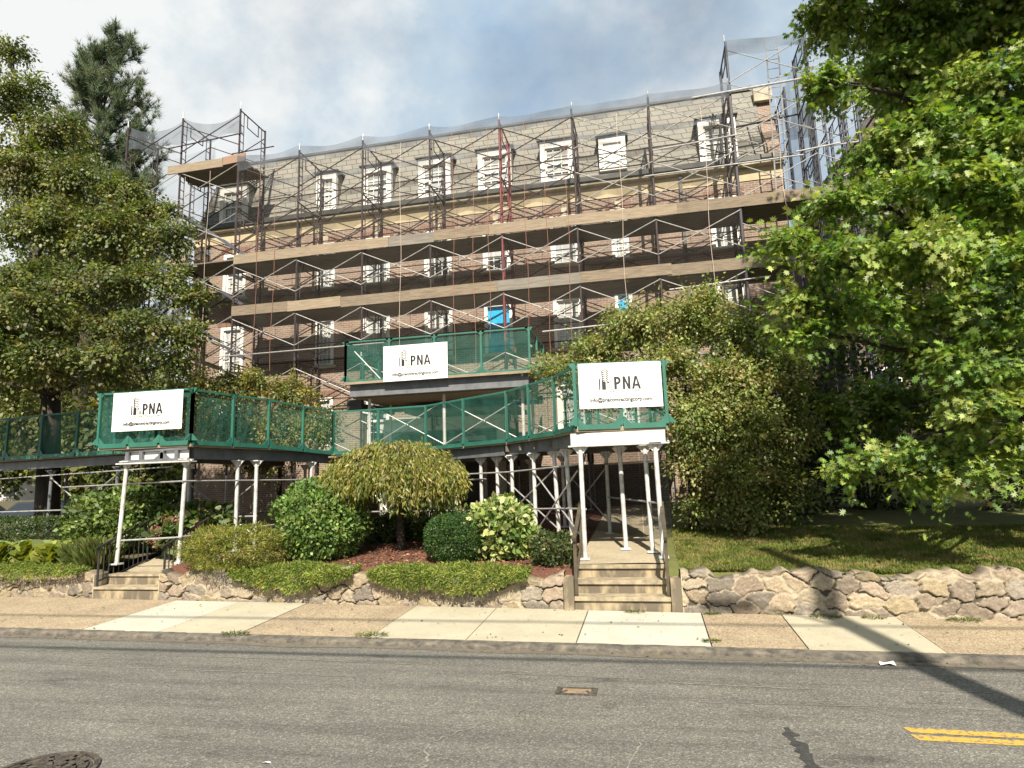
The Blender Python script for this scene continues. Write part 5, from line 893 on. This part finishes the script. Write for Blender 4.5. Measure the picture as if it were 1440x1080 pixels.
# fallen leaves and weeds
n = 420; x = -11+17*R.random(n); y = np.where(R.random(n) < .45, curb(x)-.02-.25*R.random(n)**2, curb(x)+.2+1.6*R.random(n)); z = np.where(y < curb(x), .012, .086+.042*(y-curb(x)-.16))
tag(leaves('fallen_leaves', np.c_[x, y, z], R.normal(size=(n, 3))*np.array([1, 1, .1]), R.normal(0, .3, (n, 3))+np.array([0, 0, 1]), .02+.04*R.random(n)*R.random(n), 'oval', palette(n, [(.12, .10, .04), (.2, .14, .07), (.08, .09, .03), (.06, .05, .03)], .3), 'litter'), 'scattered dry leaves on sidewalk and gutter', 'leaves', kind='stuff')
def weed(x, y, s, lab):
    n = int(60+140*s); a = R.random(n)*2*pi; r_ = s*.3*R.random(n)**.6; P = np.c_[x+np.cos(a)*r_*1.4, y+np.sin(a)*r_*.6, .078+.042*(y-curb(x)-.16)+.05*s*R.random(n)]
    tag(leaves('weed', P-np.array([0, 0, .0]), np.c_[np.cos(a), np.sin(a), .25+.5*R.random(n)], R.normal(0, .4, (n, 3))+np.array([0, 0, 1]), .04+.05*R.random(n)*s, 'narrow', palette(n, [(.10, .14, .03), (.14, .16, .04), (.07, .10, .025)], .2), 'grass', loc=(x, y, .15)), lab, 'weed', 'weeds in the sidewalk joints')
for x, y, s, lab in [(-5.98, 8.5, .7, 'green weed in the joint at the kerb end of the left pale slabs'), (-3.9, 8.55, .75, 'green weed in the joint where the middle pale slabs begin'), (2.25, 9.82, .7, 'weed at the foot of the right wall where the pole shadow climbs'), (2.85, 9.8, .5, 'small weed at the foot of the right wall past the pole shadow'), (3.9, 9.72, .7, 'weed tuft at the foot of the wall on the right aggregate slab'), (.62, 8.6, .35, 'tiny weed in the joint beside the white slab'), (-.35, 10.02, .45, 'weed at the foot of the right steps'), (.75, 9.95, .4, 'weed at the foot of the wall just right of the steps')]: weed(x, y, s*.7, lab)
p_ = MB(); p_.add([(2.34, 8.0, .012), (2.44, 8.01, .03), (2.5, 8.0, .012), (2.49, 8.06, .045), (2.41, 8.08, .02), (2.345, 8.06, .035)], [(0, 1, 4, 5), (1, 2, 3, 4)]); tag(p_.build('paper_scrap', 'paper', loc=(2.45, 8.05, 0)), 'crumpled white paper scrap in the gutter', 'litter')
p_ = MB(); p_.add([(-3.10, 4.79, .005), (-3.06, 4.78, .02), (-3.02, 4.8, .005), (-3.04, 4.815, .012), (-3.08, 4.82, .008)], [(0, 1, 3, 4), (1, 2, 3)]); tag(p_.build('paper_scrap', 'paper', loc=(-3.05, 4.8, 0)), 'torn pale scrap lying on the near road', 'litter')

for i, (x, y, rx, rz, lab) in enumerate([(2.6, 16.6, 1.5, 2.2, 'dark shrub added to deepen the shade behind the flowering tree'), (5.2, 17.2, 1.9, 2.3, 'dark shrub added to deepen the shade under the oak left of its trunk'), (8.6, 16.5, 1.9, 2.3, 'dark shrub added to deepen the shade right of the oak trunk'), (11.5, 15.5, 2.0, 1.9, 'dark shrub added to deepen the shade at the right picture edge')]):
    shrub('added_shade_shrub', lab, B(x, y), (rx, 1.0, rz), 5000, .14, 'oval', [(.05, .075, .02), (.04, .06, .018)], group='shrubs added to darken the shade of the oak', lump=.12)  # shrubs added, with dark leaf colour, to deepen the shade here

for i, (x, y, rx, rz, lab) in enumerate([(-5.9, 13.6, .6, .26, 'low leafy plant in shade left of the weeping tree trunk'), (-4.6, 13.7, .55, .24, 'low leafy plant in shade right of the weeping tree trunk'), (-3.4, 12.7, .5, .3, 'low leafy plant in shade behind the boxwood ball'), (-5.2, 14.6, 1.1, .34, 'wide low leafy plant under the middle of the shed'), (-7.4, 13.4, .8, .36, 'low leafy plant in shade behind the rounded shrub')]):
    shrub('low_plant', lab, B(x, y), (rx, .45, rz), 1500, .10, 'oval', [(.07, .11, .03), (.05, .085, .022), (.10, .14, .04)], cat='plant', group='low plants in the shaded bed', lump=.2)
